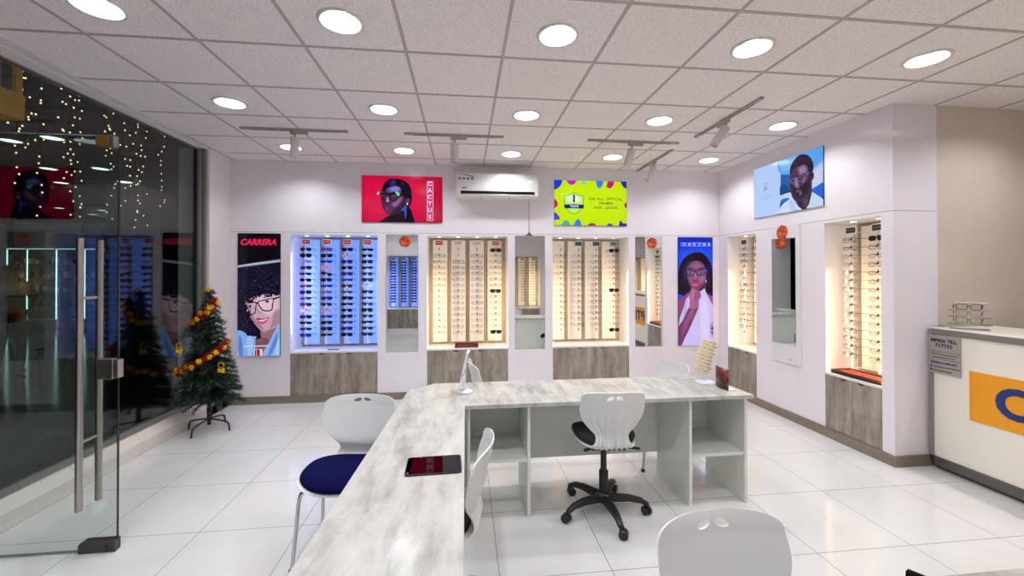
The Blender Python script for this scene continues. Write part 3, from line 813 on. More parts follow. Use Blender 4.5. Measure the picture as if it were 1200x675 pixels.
L += [('s', (150, 106, 116), [(182, 470), (240, 470), (304, 440), (280, 520), (235, 575), (195, 575), (178, 520)]),
      ('s', (122, 82, 88), [(135, 560), (215, 540), (235, 580), (215, 660), (130, 660)]),
      ('s', (198, 162, 182), [(84, 320), (95, 292), (150, 262), (215, 252), (270, 258), (306, 268), (308, 440), (275, 470), (215, 492), (172, 478), (132, 432), (100, 384)]),
      ('s', (224, 192, 208), [(150, 275), (215, 262), (285, 275), (290, 360), (240, 395), (190, 370), (160, 330)]),
      ('s', (158, 116, 136), [(84, 330), (100, 384), (132, 432), (172, 478), (205, 488), (165, 450), (135, 410), (112, 360), (100, 310)]),
      ('s', (170, 128, 148), [(262, 380), (300, 360), (304, 440), (270, 465), (235, 480), (250, 440)]),
      ('s', (176, 130, 150), [(150, 335), (160, 372), (178, 386), (194, 374), (180, 378), (164, 362)]),
      ('s', (28, 16, 30), [(192, 276), (222, 264), (256, 266), (225, 272)]), ('s', (28, 16, 30), [(84, 305), (110, 296), (132, 300), (108, 304)]),
      ('s', (206, 190, 214), [(196, 303), (212, 294), (238, 296), (244, 304), (220, 310), (204, 309)]), ('p', (34, 26, 52), ell(220, 301, 11, 8)),
      ('s', (200, 184, 208), [(90, 331), (106, 323), (126, 327), (122, 335), (102, 339)]), ('p', (34, 26, 52), ell(108, 331, 10, 8)),
      ('s', (170, 46, 84), [(148, 412), (170, 408), (188, 414), (230, 406), (222, 420), (190, 428), (160, 428)]), ('s', (240, 226, 236), [(160, 422), (190, 422), (222, 412), (212, 424), (186, 432)]),
      ('s', (222, 74, 122), [(156, 428), (186, 432), (224, 416), (212, 440), (184, 450), (166, 444)])]
for _ in range(46):
    a = rn.uniform(86, 304); b = 300 - 50 * sm_(a) + rn.uniform(-14, 14)
    L.append(('p', rn.choice([(16, 10, 26), (24, 16, 38), (34, 26, 56)]), ell(a, b, rn.uniform(5, 11), rn.uniform(4, 8), rn.uniform(0, 3), 9)))
for _ in range(40):
    q = rn.random(); a = 84 + 70 * q + rn.uniform(-9, 5); b = 310 + 180 * q + rn.uniform(-6, 10)
    L.append(('p', rn.choice([(16, 10, 26), (24, 16, 38), (34, 26, 56)]), ell(a - 8, b + 6, rn.uniform(5, 12), rn.uniform(5, 9), rn.uniform(0, 3), 9)))
def frame_ring(pts, t, c): return ('ring', c, (spline(pts, 6), t))
L += [frame_ring([(68, 310), (110, 304), (150, 304), (150, 335), (142, 378), (104, 388), (82, 372)], 7, (14, 8, 16)), frame_ring([(158, 302), (210, 286), (262, 278), (260, 320), (250, 360), (200, 364), (176, 345)], 8, (14, 8, 16)),
      ('p', (14, 8, 16), [(146, 308), (162, 302), (163, 312), (148, 318)]), ('p', (14, 8, 16), [(256, 280), (304, 266), (304, 274), (258, 292)]),
      ('s', (128, 170, 232), [(20, 500), (70, 498), (95, 526), (150, 530), (140, 560), (136, 660), (20, 660)]), ('s', (92, 126, 200), [(40, 520), (60, 560), (62, 650), (40, 650), (34, 580)]), ('s', (156, 192, 244), [(90, 535), (130, 540), (120, 650), (96, 650)]),
      ('s', (136, 178, 238), [(306, 455), (268, 500), (240, 560), (188, 660), (306, 660)]), ('s', (96, 132, 206), [(290, 500), (262, 560), (226, 650), (246, 650), (280, 580)]), ('s', (166, 200, 248), [(300, 540), (280, 600), (270, 655), (300, 655)]),
      ('p', (232, 224, 234), [(136, 612), (190, 612), (188, 657), (136, 657)]), ('p', (20, 18, 30), [(142, 616), (150, 616), (148, 657), (140, 657)]), ('p', (186, 24, 60), [(152, 614), (174, 614), (176, 657), (152, 657)]),
      ('p', (206, 210, 226), [(68, 588), (232, 588), (232, 596), (68, 596)])]
picture(t, W, Hh, (25, -149, 304, 657), L, 0.95)
put_text(t, 'CARRERA', 0.098, (238, 36, 86), 0.0, 0.625, 0.95, bold=0.004, sx=0.95, shear=0.28, y=-0.030)

# --- woman with hand at chin poster
W, Hh = 0.496, 1.463
t = screen('light_poster', 'tall backlit poster of a woman in blue glasses holding her chin', 'poster', ((2.864 + 3.36) / 2, BY - 0.012, (0.591 + 2.054) / 2), 0, W, Hh, 0.014)
L = [('p', (20, 52, 226), [(24, -102), (267, -102), (267, 658), (24, 658)]), ('s', (44, 92, 246), [(24, 40), (80, -10), (200, -30), (267, 30), (267, 330), (24, 330)]), ('p', (14, 36, 190), [(24, -102), (267, -102), (267, -70), (24, -76)]),
     ('s', (28, 15, 40), [(22, 280), (28, 130), (62, 52), (120, 10), (185, 6), (236, 50), (262, 130), (266, 290), (230, 312), (150, 300), (70, 312), (30, 302)]),
     ('s', (52, 34, 70), [(60, 150), (80, 80), (110, 50), (90, 110), (76, 220)]), ('s', (48, 30, 62), [(226, 80), (246, 150), (248, 250), (236, 180)]),
     ('s', (146, 72, 126), [(22, 350), (60, 312), (105, 288), (70, 380), (32, 490), (22, 500)]), ('s', (160, 84, 136), [(228, 300), (255, 316), (270, 340), (270, 410), (248, 360)]),
     ('s', (86, 42, 74), [(118, 230), (208, 225), (208, 275), (160, 300), (118, 292)]),
     ('s', (122, 68, 106), [(82, 140), (92, 102), (118, 72), (160, 62), (198, 84), (216, 128), (217, 190), (200, 236), (170, 264), (148, 274), (122, 258), (98, 220)]),
     ('s', (150, 92, 132), [(112, 100), (150, 74), (190, 96), (186, 122), (140, 120)]), ('s', (158, 98, 138), [(164, 178), (206, 160), (208, 200), (184, 226), (166, 208)]), ('s', (140, 82, 122), [(92, 180), (122, 178), (124, 206), (104, 210)]),
     ('s', (76, 34, 70), [(176, 262), (204, 226), (216, 190), (214, 226), (196, 262), (168, 280)]), ('s', (164, 104, 142), [(136, 150), (148, 150), (154, 190), (138, 194)]), ('s', (84, 38, 74), [(126, 196), (142, 202), (160, 196), (150, 206), (134, 206)]),
     ('s', (20, 10, 26), [(84, 126), (110, 116), (130, 124), (108, 124)]), ('s', (20, 10, 26), [(156, 124), (180, 114), (208, 118), (180, 122)]),
     ('s', (150, 124, 160), [(92, 146), (108, 140), (124, 148), (106, 154)]), ('p', (24, 14, 30), ell(108, 147, 7, 6)), ('s', (150, 124, 160), [(164, 148), (182, 138), (202, 144), (182, 154)]), ('p', (24, 14, 30), ell(183, 146, 7, 6)),
     frame_ring([(78, 130), (110, 128), (138, 134), (136, 158), (118, 172), (92, 168), (82, 152)], 5, (42, 32, 130)), frame_ring([(148, 134), (180, 126), (214, 126), (210, 152), (194, 168), (166, 166), (152, 154)], 5, (42, 32, 130)),
     ('p', (42, 32, 150), [(134, 136), (150, 134), (150, 144), (134, 146)]), ('p', (50, 90, 250), [(206, 124), (226, 130), (224, 142), (206, 140)]),
     ('s', (196, 40, 96), [(118, 226), (134, 216), (146, 220), (158, 215), (172, 226), (146, 228)]), ('s', (238, 74, 130), [(120, 227), (146, 228), (170, 227), (158, 240), (134, 240)]),
     ('s', (206, 196, 246), [(100, 300), (130, 290), (165, 292), (206, 260), (216, 282), (244, 340), (270, 410), (270, 662), (36, 662), (28, 500), (58, 400)]), ('s', (188, 172, 234), [(60, 420), (84, 350), (74, 480), (56, 640), (40, 640)]), ('s', (222, 212, 252), [(180, 330), (215, 320), (240, 430), (236, 600), (190, 640), (176, 480)]), ('s', (176, 140, 214), [(245, 520), (270, 500), (270, 600), (250, 580)]),
     ('s', (124, 56, 104), [(20, 540), (60, 470), (104, 384), (160, 386), (154, 420), (110, 520), (66, 610), (40, 662), (20, 662)]), ('s', (154, 82, 132), [(60, 500), (110, 410), (134, 400), (100, 490), (50, 590)]),
     ('s', (166, 92, 138), [(98, 318), (104, 284), (122, 256), (134, 262), (150, 268), (176, 286), (182, 318), (160, 350), (164, 392), (104, 398), (108, 350)]), ('s', (188, 116, 158), [(112, 300), (128, 268), (140, 284), (132, 320), (118, 340)]),
     ('p', (96, 40, 84), [(128, 296), (172, 290), (172, 294), (130, 300)]), ('p', (96, 40, 84), [(130, 314), (176, 310), (176, 314), (132, 318)]), ('p', (96, 40, 84), [(130, 332), (166, 330), (166, 334), (132, 336)]),
     ('p', (220, 210, 240), ell(218, 208, 3, 12)), ('s', (60, 30, 70), [(252, 540), (267, 530), (267, 552)]), ('s', (60, 30, 70), [(250, 570), (267, 564), (267, 580)]), ('s', (30, 70, 240), [(24, 300), (40, 298), (52, 306), (24, 314)]),
     ('p', (120, 156, 250), [(42, -62), (250, -62), (250, -58), (42, -58)]), ('p', (120, 156, 250), [(42, -42), (250, -42), (250, -38), (42, -38)]), ('p', (120, 156, 250), [(42, -62), (46, -62), (46, -38), (42, -38)]), ('p', (120, 156, 250), [(246, -62), (250, -62), (250, -38), (246, -38)])]
for kx in range(1, 6): L.append(('p', (120, 156, 250), [(42 + kx * 34.6 - 1, -60), (42 + kx * 34.6 + 1, -60), (42 + kx * 34.6 + 1, -40), (42 + kx * 34.6 - 1, -40)]))
picture(t, W, Hh, (24, -102, 267, 658), L, 0.95)
for kx, ch in enumerate('CACTUS'):
    put_text(t, ch, 0.044, (190, 212, 255), (42 + 34.6 * (kx + .5) - 24) / 243 * W - W / 2, Hh / 2 - (52 / 760) * Hh, 0.95, bold=0.002, sx=1.25, y=-0.030)

# --- crimson screen
W, Hh = 0.986, 0.580
t = screen('wall_screen', 'wall screen with a dark-skinned woman in glasses on crimson', 'screen', ((-1.26 - 0.274) / 2, BY - 0.012, (2.206 + 2.789) / 2), 0, W, Hh, 0.012)
bx = ((424.1 - 435) * 11.25, (205.5 - 203) * 11.25, (518.4 - 435) * 11.25, (261 - 203) * 11.25)
u0, v0, u1, v1 = bx
L = [('p', (172, 2, 52), [(u0, v0), (u1, v0), (u1, v1), (u0, v1)]), ('s', (200, 4, 60), [(u0 + 20, v0 + 20), (400, v0 + 12), (u1 - 30, v0 + 25), (u1 - 24, 330), (u1 - 40, v1 - 20), (400, v1 - 10), (u0 + 20, v1 - 15), (u0 + 12, 330)]),
     ('s', (222, 10, 74), [(u0 + 60, v0 + 70), (300, v0 + 40), (620, v0 + 60), (700, 330), (620, v1 - 60), (300, v1 - 40), (u0 + 60, v1 - 50), (u0 + 40, 330)]),
     ('s', (28, 10, 30), [(110, 660), (165, 610), (210, 575), (330, 520), (440, 470), (480, 560), (470, 660)]),
     ('s', (10, 6, 16), [(470, 425), (510, 455), (545, 550), (565, 660), (440, 660), (452, 520)]),
     ('s', (58, 26, 54), [(132, 360), (140, 300), (150, 240), (200, 190), (280, 160), (400, 165), (470, 290), (484, 400), (440, 480), (350, 536), (250, 552), (195, 525), (162, 470), (150, 420)]),
     ('s', (84, 44, 78), [(150, 330), (200, 300), (330, 300), (420, 300), (400, 400), (330, 470), (250, 500), (180, 470), (160, 410)]),
     ('s', (98, 84, 170), [(200, 210), (240, 182), (330, 160), (392, 186), (382, 240), (300, 250), (230, 250)]), ('s', (136, 124, 214), [(250, 190), (330, 170), (372, 192), (350, 225), (270, 232)]),
     ('s', (150, 98, 150), [(268, 405), (330, 360), (392, 308), (404, 340), (350, 420), (290, 448)]), ('s', (96, 52, 92), [(170, 480), (220, 490), (290, 470), (250, 530), (200, 520)]),
     ('s', (168, 148, 208), [(196, 318), (218, 312), (234, 372), (222, 384), (200, 380)]), ('s', (30, 10, 28), [(180, 386), (205, 392), (240, 386), (230, 402), (195, 402)]),
     ('s', (112, 34, 92), [(166, 440), (186, 426), (204, 430), (222, 428), (262, 454), (220, 456), (180, 452)]), ('s', (140, 50, 112), [(176, 456), (220, 458), (250, 458), (226, 480), (192, 482)]),
     ('s', (12, 7, 22), [(134, 240), (150, 170), (190, 105), (240, 72), (310, 64), (400, 76), (480, 120), (522, 200), (534, 300), (528, 385), (500, 432), (478, 430), (474, 350), (440, 310), (404, 250), (384, 190), (320, 160), (260, 172), (205, 200), (165, 236)]),
     ('s', (44, 42, 112), [(240, 130), (270, 84), (322, 80), (320, 140), (290, 158), (245, 164)]), ('s', (32, 26, 60), [(380, 120), (420, 110), (434, 150), (410, 160)]),
     ('s', (106, 58, 76), [(452, 360), (470, 332), (494, 330), (504, 362), (490, 396), (470, 400)]), ('p', (232, 232, 246), ell(470, 403, 13, 16)),
     ('s', (58, 92, 196), [(384, 490), (424, 440), (462, 415), (462, 500), (458, 588), (438, 590), (432, 500)]), ('s', (24, 12, 34), [(400, 500), (430, 500), (436, 600), (380, 600)]),
     ('s', (24, 10, 26), [(90, 258), (160, 262), (200, 272), (240, 262), (320, 240), (370, 262), (430, 280), (428, 296), (370, 292), (330, 270), (246, 280), (206, 290), (150, 282), (100, 280)]),
     frame_ring([(112, 270), (150, 266), (200, 278), (206, 310), (192, 350), (150, 352), (126, 320)], 9, (20, 10, 24)), frame_ring([(236, 272), (290, 258), (345, 262), (342, 310), (320, 350), (276, 366), (246, 340)], 10, (20, 10, 24)),
     ('s', (104, 86, 108), [(150, 288), (176, 284), (180, 296), (160, 304)]), ('p', (16, 8, 18), ell(164, 294, 8, 8)), ('s', (120, 104, 128), [(270, 298), (300, 288), (322, 298), (298, 310)]), ('p', (16, 8, 18), ell(298, 298, 10, 9)),
     ('s', (96, 236, 132), [(78, 282), (84, 256), (104, 246), (110, 262), (94, 288)]), ('s', (96, 240, 150), [(312, 242), (340, 240), (376, 270), (350, 300), (334, 280)])]
def vy(py): return (py - 203) * 11.25
def vx(px): return (px - 435) * 11.25
x0b, x1b, y0b, y1b = vx(500.2), vx(507.6), vy(211), vy(258.6)
lil = (226, 190, 240)
for (a, b, c, d) in ((x0b, x0b + 9, y0b, y1b), (x1b - 9, x1b, y0b, y1b), (x0b, x1b, y0b, y0b + 8), (x0b, x1b, y1b - 8, y1b)): L.append(('p', lil, [(a, c), (b, c), (b, d), (a, d)]))
for kk in range(1, 6):
    yy = y0b + (y1b - y0b) * kk / 6
    L.append(('p', lil, [(x0b, yy - 2), (x1b, yy - 2), (x1b, yy + 2), (x0b, yy + 2)]))
picture(t, W, Hh, bx, L, 0.95)
for kk, ch in enumerate('CACTUS'):
    yy = y0b + (y1b - y0b) * (kk + .5) / 6
    put_text(t, ch, 0.066, (238, 214, 250), ((x0b + x1b) / 2 - u0) / (u1 - u0) * W - W / 2, Hh / 2 - (yy - v0) / (v1 - v0) * Hh, 0.95, bold=0.003, y=-0.030)

# --- yellow screen
W, Hh = 0.980, 0.590
t = screen('wall_screen', 'wall screen with a shield badge and dark text on bright yellow-green', 'screen', ((1.167 + 2.147) / 2, BY - 0.012, (2.195 + 2.785) / 2), 0, W, Hh, 0.012)
u0, v0, u1, v1 = 90, 112, 905, 620
L = [('p', (196, 232, 0), [(u0, v0), (u1, v0), (u1, v1), (u0, v1)]), ('s', (206, 242, 2), [(140, 170), (500, 150), (860, 170), (880, 370), (860, 560), (500, 585), (130, 560), (115, 370)]),
     ('s', (24, 52, 216), [(60, 100), (170, 100), (172, 150), (140, 195), (90, 222), (60, 200)]), ('s', (186, 26, 176), [(226, 100), (332, 100), (326, 140), (288, 164), (250, 150)]), ('s', (92, 200, 200), [(398, 100), (436, 100), (432, 145), (412, 158), (402, 140)]),
     ('s', (62, 120, 244), [(560, 100), (636, 100), (624, 170), (594, 194), (568, 176)]), ('s', (200, 20, 120), [(690, 120), (720, 100), (760, 110), (752, 160), (716, 194), (676, 176)]), ('s', (28, 40, 160), [(840, 100), (940, 100), (940, 180), (890, 190), (856, 160)]),
     ('s', (186, 20, 90), [(60, 330), (104, 330), (130, 375), (116, 412), (60, 430)]), ('s', (76, 60, 220), [(60, 470), (110, 484), (148, 530), (140, 556), (60, 552)]), ('s', (190, 18, 96), [(930, 340), (890, 356), (876, 386), (890, 412), (930, 420)]),
     ('s', (78, 170, 186), [(168, 640), (180, 596), (216, 566), (252, 580), (258, 640)]), ('s', (60, 120, 240), [(308, 640), (320, 580), (350, 548), (380, 570), (386, 640)]), ('s', (198, 20, 90), [(456, 640), (478, 600), (510, 590), (540, 600), (562, 640)]),
     ('s', (54, 40, 180), [(672, 640), (690, 602), (716, 594), (742, 610), (750, 640)]), ('s', (34, 34, 170), [(820, 640), (822, 580), (840, 562), (868, 592), (930, 590), (930, 640)])]
sh = [(306, 246), (340, 268), (380, 280), (420, 284), (418, 350), (400, 420), (360, 474), (308, 496), (256, 474), (214, 420), (198, 350), (196, 284), (236, 278), (276, 266)]
L += [('p', (44, 60, 40), sh), ('p', (190, 244, 120), [(306 + (p[0] - 306) * .95, 370 + (p[1] - 370) * .955) for p in sh]), ('s', (232, 252, 214), [(240, 300), (306, 276), (370, 300), (376, 350), (306, 372), (236, 350)]),
      ('p', (204, 240, 2), [(200, 430), (418, 430), (400, 440), (216, 440)]), ('p', (22, 36, 112), [(192, 388), (306, 378), (424, 388), (410, 432), (306, 424), (206, 432)])]
picture(t, W, Hh, (u0, v0, u1, v1), L, 0.95)
def PX_(uu): return (uu - u0) / (u1 - u0) * W - W / 2
def PZ_(vv): return Hh / 2 - (vv - v0) / (v1 - v0) * Hh
put_text(t, '1', 0.135, (22, 36, 92), PX_(304), PZ_(324), 0.95, bold=0.006, y=-0.020)
put_text(t, 'YEAR', 0.044, (220, 232, 255), PX_(308), PZ_(405), 0.95, bold=0.001, sx=1.15, y=-0.020)
for s_, uu_, vv in (('ON', 506, 320), ('ALL', 598, 320), ('OPTICAL', 753, 320), ('FRAMES', 664, 370), ('AND', 573, 418), ('LENSES', 722, 418)):
    put_text(t, s_, 0.050, (46, 70, 40), PX_(uu_), PZ_(vv), 0.95, bold=0.0006, sx=1.02, spacing=1.12, y=-0.020)

# --- bearded man screen on the side wall
W, Hh = 0.962, 0.582
t = screen('wall_screen', 'wall screen on the side wall with a bearded man in thin glasses on blue', 'screen', (RX - 0.012, (3.624 + 4.584) / 2, (2.218 + 2.800) / 2), -pi / 2, W, Hh, 0.012)
L = [('p', (172, 200, 250), [(0, 0), (1000, 0), (1000, 600), (0, 600)]), ('p', (182, 208, 252), [(0, 0), (438, 0), (438, 600), (0, 600)]),
     ('p', (92, 164, 240), [(438, 0), (1000, 0), (1000, 600), (438, 600)]), ('s', (120, 186, 246), [(438, 0), (700, 10), (760, 120), (560, 150), (438, 120)]),
     ('s', (206, 210, 238), [(870, 230), (935, 188), (1004, 180), (1004, 382), (935, 392), (867, 411), (850, 329)]), ('p', (34, 96, 170), [(438, 162), (571, 190), (603, 384), (438, 400)]), ('s', (24, 70, 140), [(438, 280), (520, 300), (580, 390), (438, 400)]),
     ('s', (34, 100, 220), [(850, 420), (935, 388), (1004, 375), (1004, 530), (935, 490)]), ('s', (196, 212, 240), [(438, 398), (603, 392), (626, 470), (438, 460)]), ('s', (40, 110, 220), [(438, 455), (560, 450), (560, 560), (438, 600)]), ('s', (26, 84, 74), [(438, 492), (490, 482), (520, 560), (438, 600)]),
     ('p', (22, 80, 60), [(950, 520), (1000, 505), (1000, 560), (960, 560)]),
     ('s', (54, 34, 58), [(626, 430), (709, 480), (811, 440), (862, 440), (876, 510), (825, 604), (724, 604), (672, 530)]), ('s', (84, 58, 88), [(740, 500), (800, 480), (820, 560), (770, 590)]),
     ('s', (206, 222, 250), [(442, 520), (540, 470), (618, 462), (660, 540), (724, 606), (442, 606)]), ('s', (180, 202, 244), [(560, 490), (610, 480), (650, 560), (690, 604), (600, 604)]), ('s', (200, 216, 244), [(864, 445), (935, 487), (1004, 545), (1004, 606), (800, 606), (850, 530)]),
     ('s', (78, 54, 84), [(575, 195), (587, 110), (634, 52), (694, 20), (768, 26), (838, 70), (876, 140), (880, 206), (862, 250), (852, 330), (838, 425), (795, 458), (694, 474), (634, 450), (603, 384), (584, 281)]),
     ('s', (98, 60, 84), [(838, 254), (866, 230), (892, 262), (880, 312), (848, 318)]), ('s', (44, 24, 44), [(852, 262), (868, 248), (880, 266), (868, 296)]),
     ('s', (134, 104, 146), [(680, 146), (754, 132), (800, 156), (806, 250), (770, 290), (712, 240), (690, 190)]), ('s', (152, 122, 168), [(706, 160), (756, 146), (784, 170), (770, 210), (720, 206)]), ('s', (120, 88, 122), [(740, 270), (800, 260), (800, 310), (756, 330)]),
     ('s', (46, 30, 56), [(586, 290), (612, 340), (648, 352), (690, 346), (730, 352), (766, 336), (800, 296), (840, 300), (838, 426), (796, 462), (709, 490), (641, 464), (606, 397)]),
     ('s', (30, 18, 38), [(590, 240), (640, 236), (700, 236), (770, 226), (800, 236), (770, 256), (700, 262), (640, 262), (596, 262)]),
     ('s', (150, 120, 160), [(640, 262), (664, 246), (700, 342), (680, 358), (644, 332)]), ('s', (120, 74, 100), [(657, 386), (687, 380), (724, 392), (709, 404), (664, 402)]), ('s', (112, 88, 122), [(700, 408), (732, 404), (736, 440), (706, 446)]),
     ('s', (38, 24, 48), [(575, 200), (584, 110), (634, 49), (694, 16), (768, 22), (839, 66), (880, 137), (884, 206), (860, 255), (840, 300), (834, 250), (814, 166), (754, 128), (679, 133), (611, 147), (590, 180)]),
     ('p', (150, 130, 170), [(587, 250), (709, 244), (853, 234), (853, 238), (709, 249), (588, 255)]), frame_ring([(596, 250), (650, 248), (654, 290), (620, 304), (598, 284)], 4, (150, 130, 170)), frame_ring([(690, 248), (764, 246), (762, 290), (724, 304), (694, 286)], 4, (150, 130, 170)),
     ('p', (120, 130, 180), [(130, 354), (296, 354), (296, 357), (130, 357)]), ('p', (120, 130, 180), [(102, 383), (322, 383), (322, 386), (102, 386)])]
L += [frame_ring([(170, 290), (182, 240), (196, 236), (190, 262), (212, 268), (200, 296), (182, 300)], 6, (36, 60, 140)), frame_ring([(190, 232), (216, 206), (234, 222), (216, 246), (240, 262), (220, 284), (204, 270)], 6, (36, 60, 140))]
picture(t, W, Hh, (0, 0, 1000, 600), L, 0.95)

# ------------------------------------------------------------------ mirrors
def sticker_build(nt, b):
    v = coords(nt, (1, 1, 1.0))
    n = noise(nt, v, 22, 3, 0.55, 0.8)
    nt.links.new(ramp(nt, n, [(0.36, (40, 14, 14)), (0.48, (176, 40, 20)), (0.56, (226, 110, 26)), (0.68, (196, 48, 26))]), b.inputs['Base Color'])
STICK = mat('orange_sticker', (214, 80, 30), 0.35, build=sticker_build)
def sticker(label, mirror, loc, rad):
    mb = MB(); mb.lathe([(0.0001, 0.0022), (rad * .96, 0.0022), (rad, 0.0012), (rad, 0.0)], 32, RX_(pi / 2), cap=False)
    return tag(mb.build('round_sticker', [STICK], mirror, loc), label)
for (a, b), l in zip(MIRR_B, ('beside the blue-lit niche', 'straight below the hanging cable', 'beside the blue poster')):
    t = thing('wall_mirror', 'narrow tall mirror set in the back wall %s' % l, 'mirror', ((a + b) / 2, BY, 0.587), 0)
    w2 = (b - a) / 2
    mb = MB(); mb.box(-w2 + 0.004, w2 - 0.004, 0.006, 0.012, 0.004, 1.465); mb.build('mirror_glass', [MIRROR], t)
    if a < 0 or a > 2: sticker('round orange sticker', t, ((-0.737 if a < 0 else 2.505) - (a + b) / 2, 0.006, 1.385), 0.072)
    mb = MB(); mb.box(-w2, w2, 0.008, 0.025, 0.0, 1.469); mb.build('backing', [mat('mirror_edge', (120, 122, 120), 0.4)], t)
t = thing('wall_mirror', 'white framed mirror panel on the side wall between two lit niches', 'mirror', (RX, (3.907 + 4.293) / 2, 0.597), -pi / 2)
mb = MB(); mb.box(-0.193, 0.193, -0.022, 0.001, 0.0, 1.476, 0.003); mb.build('frame', [mat('white_back_painted', (222, 220, 224), 0.12)], t)
mb = MB(); mb.box(-0.188, 0.148, -0.0245, -0.0215, 0.205, 1.350); mb.build('mirror_glass', [MIRROR], t)
mb = MB(); mb.lathe([(0.0001, 0.002), (0.011, 0.002), (0.011, 0)], 16, T(0.07, -0.0222, 0.05) @ RX_(pi / 2), cap=False); mb.build('fixing_cap', [CHROME], t)
sticker('large round orange sticker', t, (-0.035, -0.0245, 1.413), 0.078)
sticker('smaller round orange sticker', t, (-0.018, -0.0246, 1.308), 0.042)

# ------------------------------------------------------------------ air conditioner and cable
t = thing('air_conditioner', 'white split air conditioner high on the back wall above a niche', 'air conditioner', (0.417, BY, 2.508), 0)
mb = MB(); pr_ = [(0.0, 0.0), (-0.165, 0.0), (-0.195, 0.03), (-0.200, 0.08), (-0.205, 0.20), (-0.195, 0.29), (-0.165, 0.315), (0.0, 0.318)]
a = [mb.bm.verts.new((-0.508, y, z)) for y, z in pr_]; b = [mb.bm.verts.new((0.508, y, z)) for y, z in pr_]
for k in range(8): mb.bm.faces.new((a[k], a[(k + 1) % 8], b[(k + 1) % 8], b[k]))
mb.bm.faces.new(a); mb.bm.faces.new(b[::-1])
mb.build('housing', [mat('ac_white', (226, 224, 221), 0.28)], t, smooth=35)
mb = MB(); mb.box(-0.460, 0.460, -0.2035, -0.19, 0.040, 0.076, 0.002); mb.build('air_outlet', [BLACKGLOSS], t)
mb = MB(); mb.box(-0.46, 0.46, -0.214, -0.1985, 0.028, 0.036, 0.002); mb.build('louvre_flap', [mat('ac_flap', (216, 214, 211), 0.35)], t)
mb = MB(); mb.box(0.375, 0.425, -0.2065, -0.203, 0.190, 0.206, 0.001); mb.build('status_display', [mat('ac_led', (210, 225, 255), 0.3, emit=(190, 210, 255), strength=1.2)], t)
mb = MB(); mb.box(-0.495, -0.295, -0.2075, -0.203, 0.205, 0.288); mb.mi = 1
mb.prism([(-0.495, 0.288), (-0.295, 0.238), (-0.295, 0.252), (-0.495, 0.305 - 0.012)], 0.2055, 0.2085, RX_(pi / 2) @ Matrix.Identity(4))
mb.mi = 2
for k in range(4): mb.box(-0.485 + k * 0.05, -0.455 + k * 0.05, -0.2082, -0.2070, 0.213, 0.236)
mb.build('energy_sticker', [mat('sticker_white', (216, 216, 216), 0.4), mat('sticker_blue', (84, 132, 176), 0.4), mat('sticker_ink', (84, 92, 116), 0.5)], t)
mb = MB(); mb.box(-0.445, -0.385, -0.2062, -0.2015, 0.106, 0.120); mb.box(-0.350, -0.300, -0.206, -0.2015, 0.268, 0.280); mb.build('badge', [mat('badge_red', (140, 70, 60), 0.4)], t)
mb = MB()
for x in (-0.21, 0.15): mb.box(x - 0.01, x + 0.01, -0.15, -0.13, -0.012, 0.001)
mb.build('clip', [ALU], t)
mb = MB(); mb.tube([(0.836, BY - 0.006, 2.512), (0.836, BY - 0.006, 2.075)], 0.003, 6); mb.mi = 1
mb.prism([(-0.055, 0.0), (0.055, 0.0), (0.02, 0.02), (0.004, 0.045), (-0.004, 0.045), (-0.02, 0.02)], -0.003, 0.003, T(0.836, BY - 0.006, 2.058) @ RX_(pi / 2))
tag(mb.build('hanging_cable', [mat('cable_grey', (120, 116, 118), 0.5), mat('cable_fan', (84, 80, 82), 0.5)]), 'thin grey cable hanging from the air conditioner to a mirror top', 'cable')

# ------------------------------------------------------------------ reception desk
DZ = 0.75
t = thing('reception_desk', 'L-shaped desk with pale concrete-look top and open grey shelves', 'desk', (0, 0, 0))
top = [(-0.505, 0.72), (-0.392, 2.930), (-0.225, 3.130), (1.905, 3.130), (1.935, 2.585), (0.003, 2.585), (-0.003, 0.72)]
mb = MB(); mb.prism(top, DZ - 0.026, DZ, bev=0.002); mb.build('desk_top', [DESKW], t)
def panel(nm, *b): mb = MB(); mb.box(*b, 0.0015); return mb.build(nm, [GREY_PANEL], t)
ZT = DZ - 0.0265
panel('side_panel', 0.020, 0.038, 2.645, 3.105, 0.0, ZT); panel('side_panel', 0.404, 0.424, 2.645, 3.105, 0.0, ZT)
panel('side_panel', 1.500, 1.520, 2.630, 3.105, 0.0, ZT); panel('side_panel', 1.905, 1.925, 2.640, 3.105, 0.0, ZT)
panel('shelf', 0.038, 0.404, 2.652, 3.087, 0.352, 0.372); panel('shelf', 1.520, 1.905, 2.650, 3.087, 0.322, 0.342)
panel('back_panel', 0.038, 0.404, 3.087, 3.105, 0.352, ZT); panel('back_panel', 1.520, 1.905, 3.087, 3.105, 0.322, ZT)
panel('modesty_panel', 0.424, 1.500, 3.087, 3.105, 0.178, ZT)
panel('end_panel', -0.490, -0.012, 0.735, 0.755, 0.0, ZT); panel('end_panel', -0.385, 0.020, 3.060, 3.080, 0.0, ZT)
t = thing('small_table', 'pale concrete-look table whose far edge just shows at the frame bottom', 'table', (0, 0, 0))
mb = MB(); mb.prism([(0.92, 0.36), (2.35, 0.36), (2.35, 0.988), (0.92, 0.988)], DZ - 0.026, DZ, bev=0.002); mb.build('table_top', [DESKW], t)
for x in (1.32, 2.28): panel_ = MB(); panel_.box(x, x + 0.02, 0.40, 0.95, 0, ZT, 0.001); panel_.build('side_panel', [GREY_PANEL], t)
t = thing('tablet_stand', 'black tablet on a stand, only its corner showing at the frame bottom', 'tablet', (1.20, 0.87, 0.0), 0.5)
t.location = (0.99, 0.71, DZ); t.rotation_euler = (0, 0, -1.0)
mb = MB(); mb.box(-0.06, 0.06, -0.05, 0.05, 0.0, 0.008, 0.003); mb.build('foot', [DARKSTEEL], t)
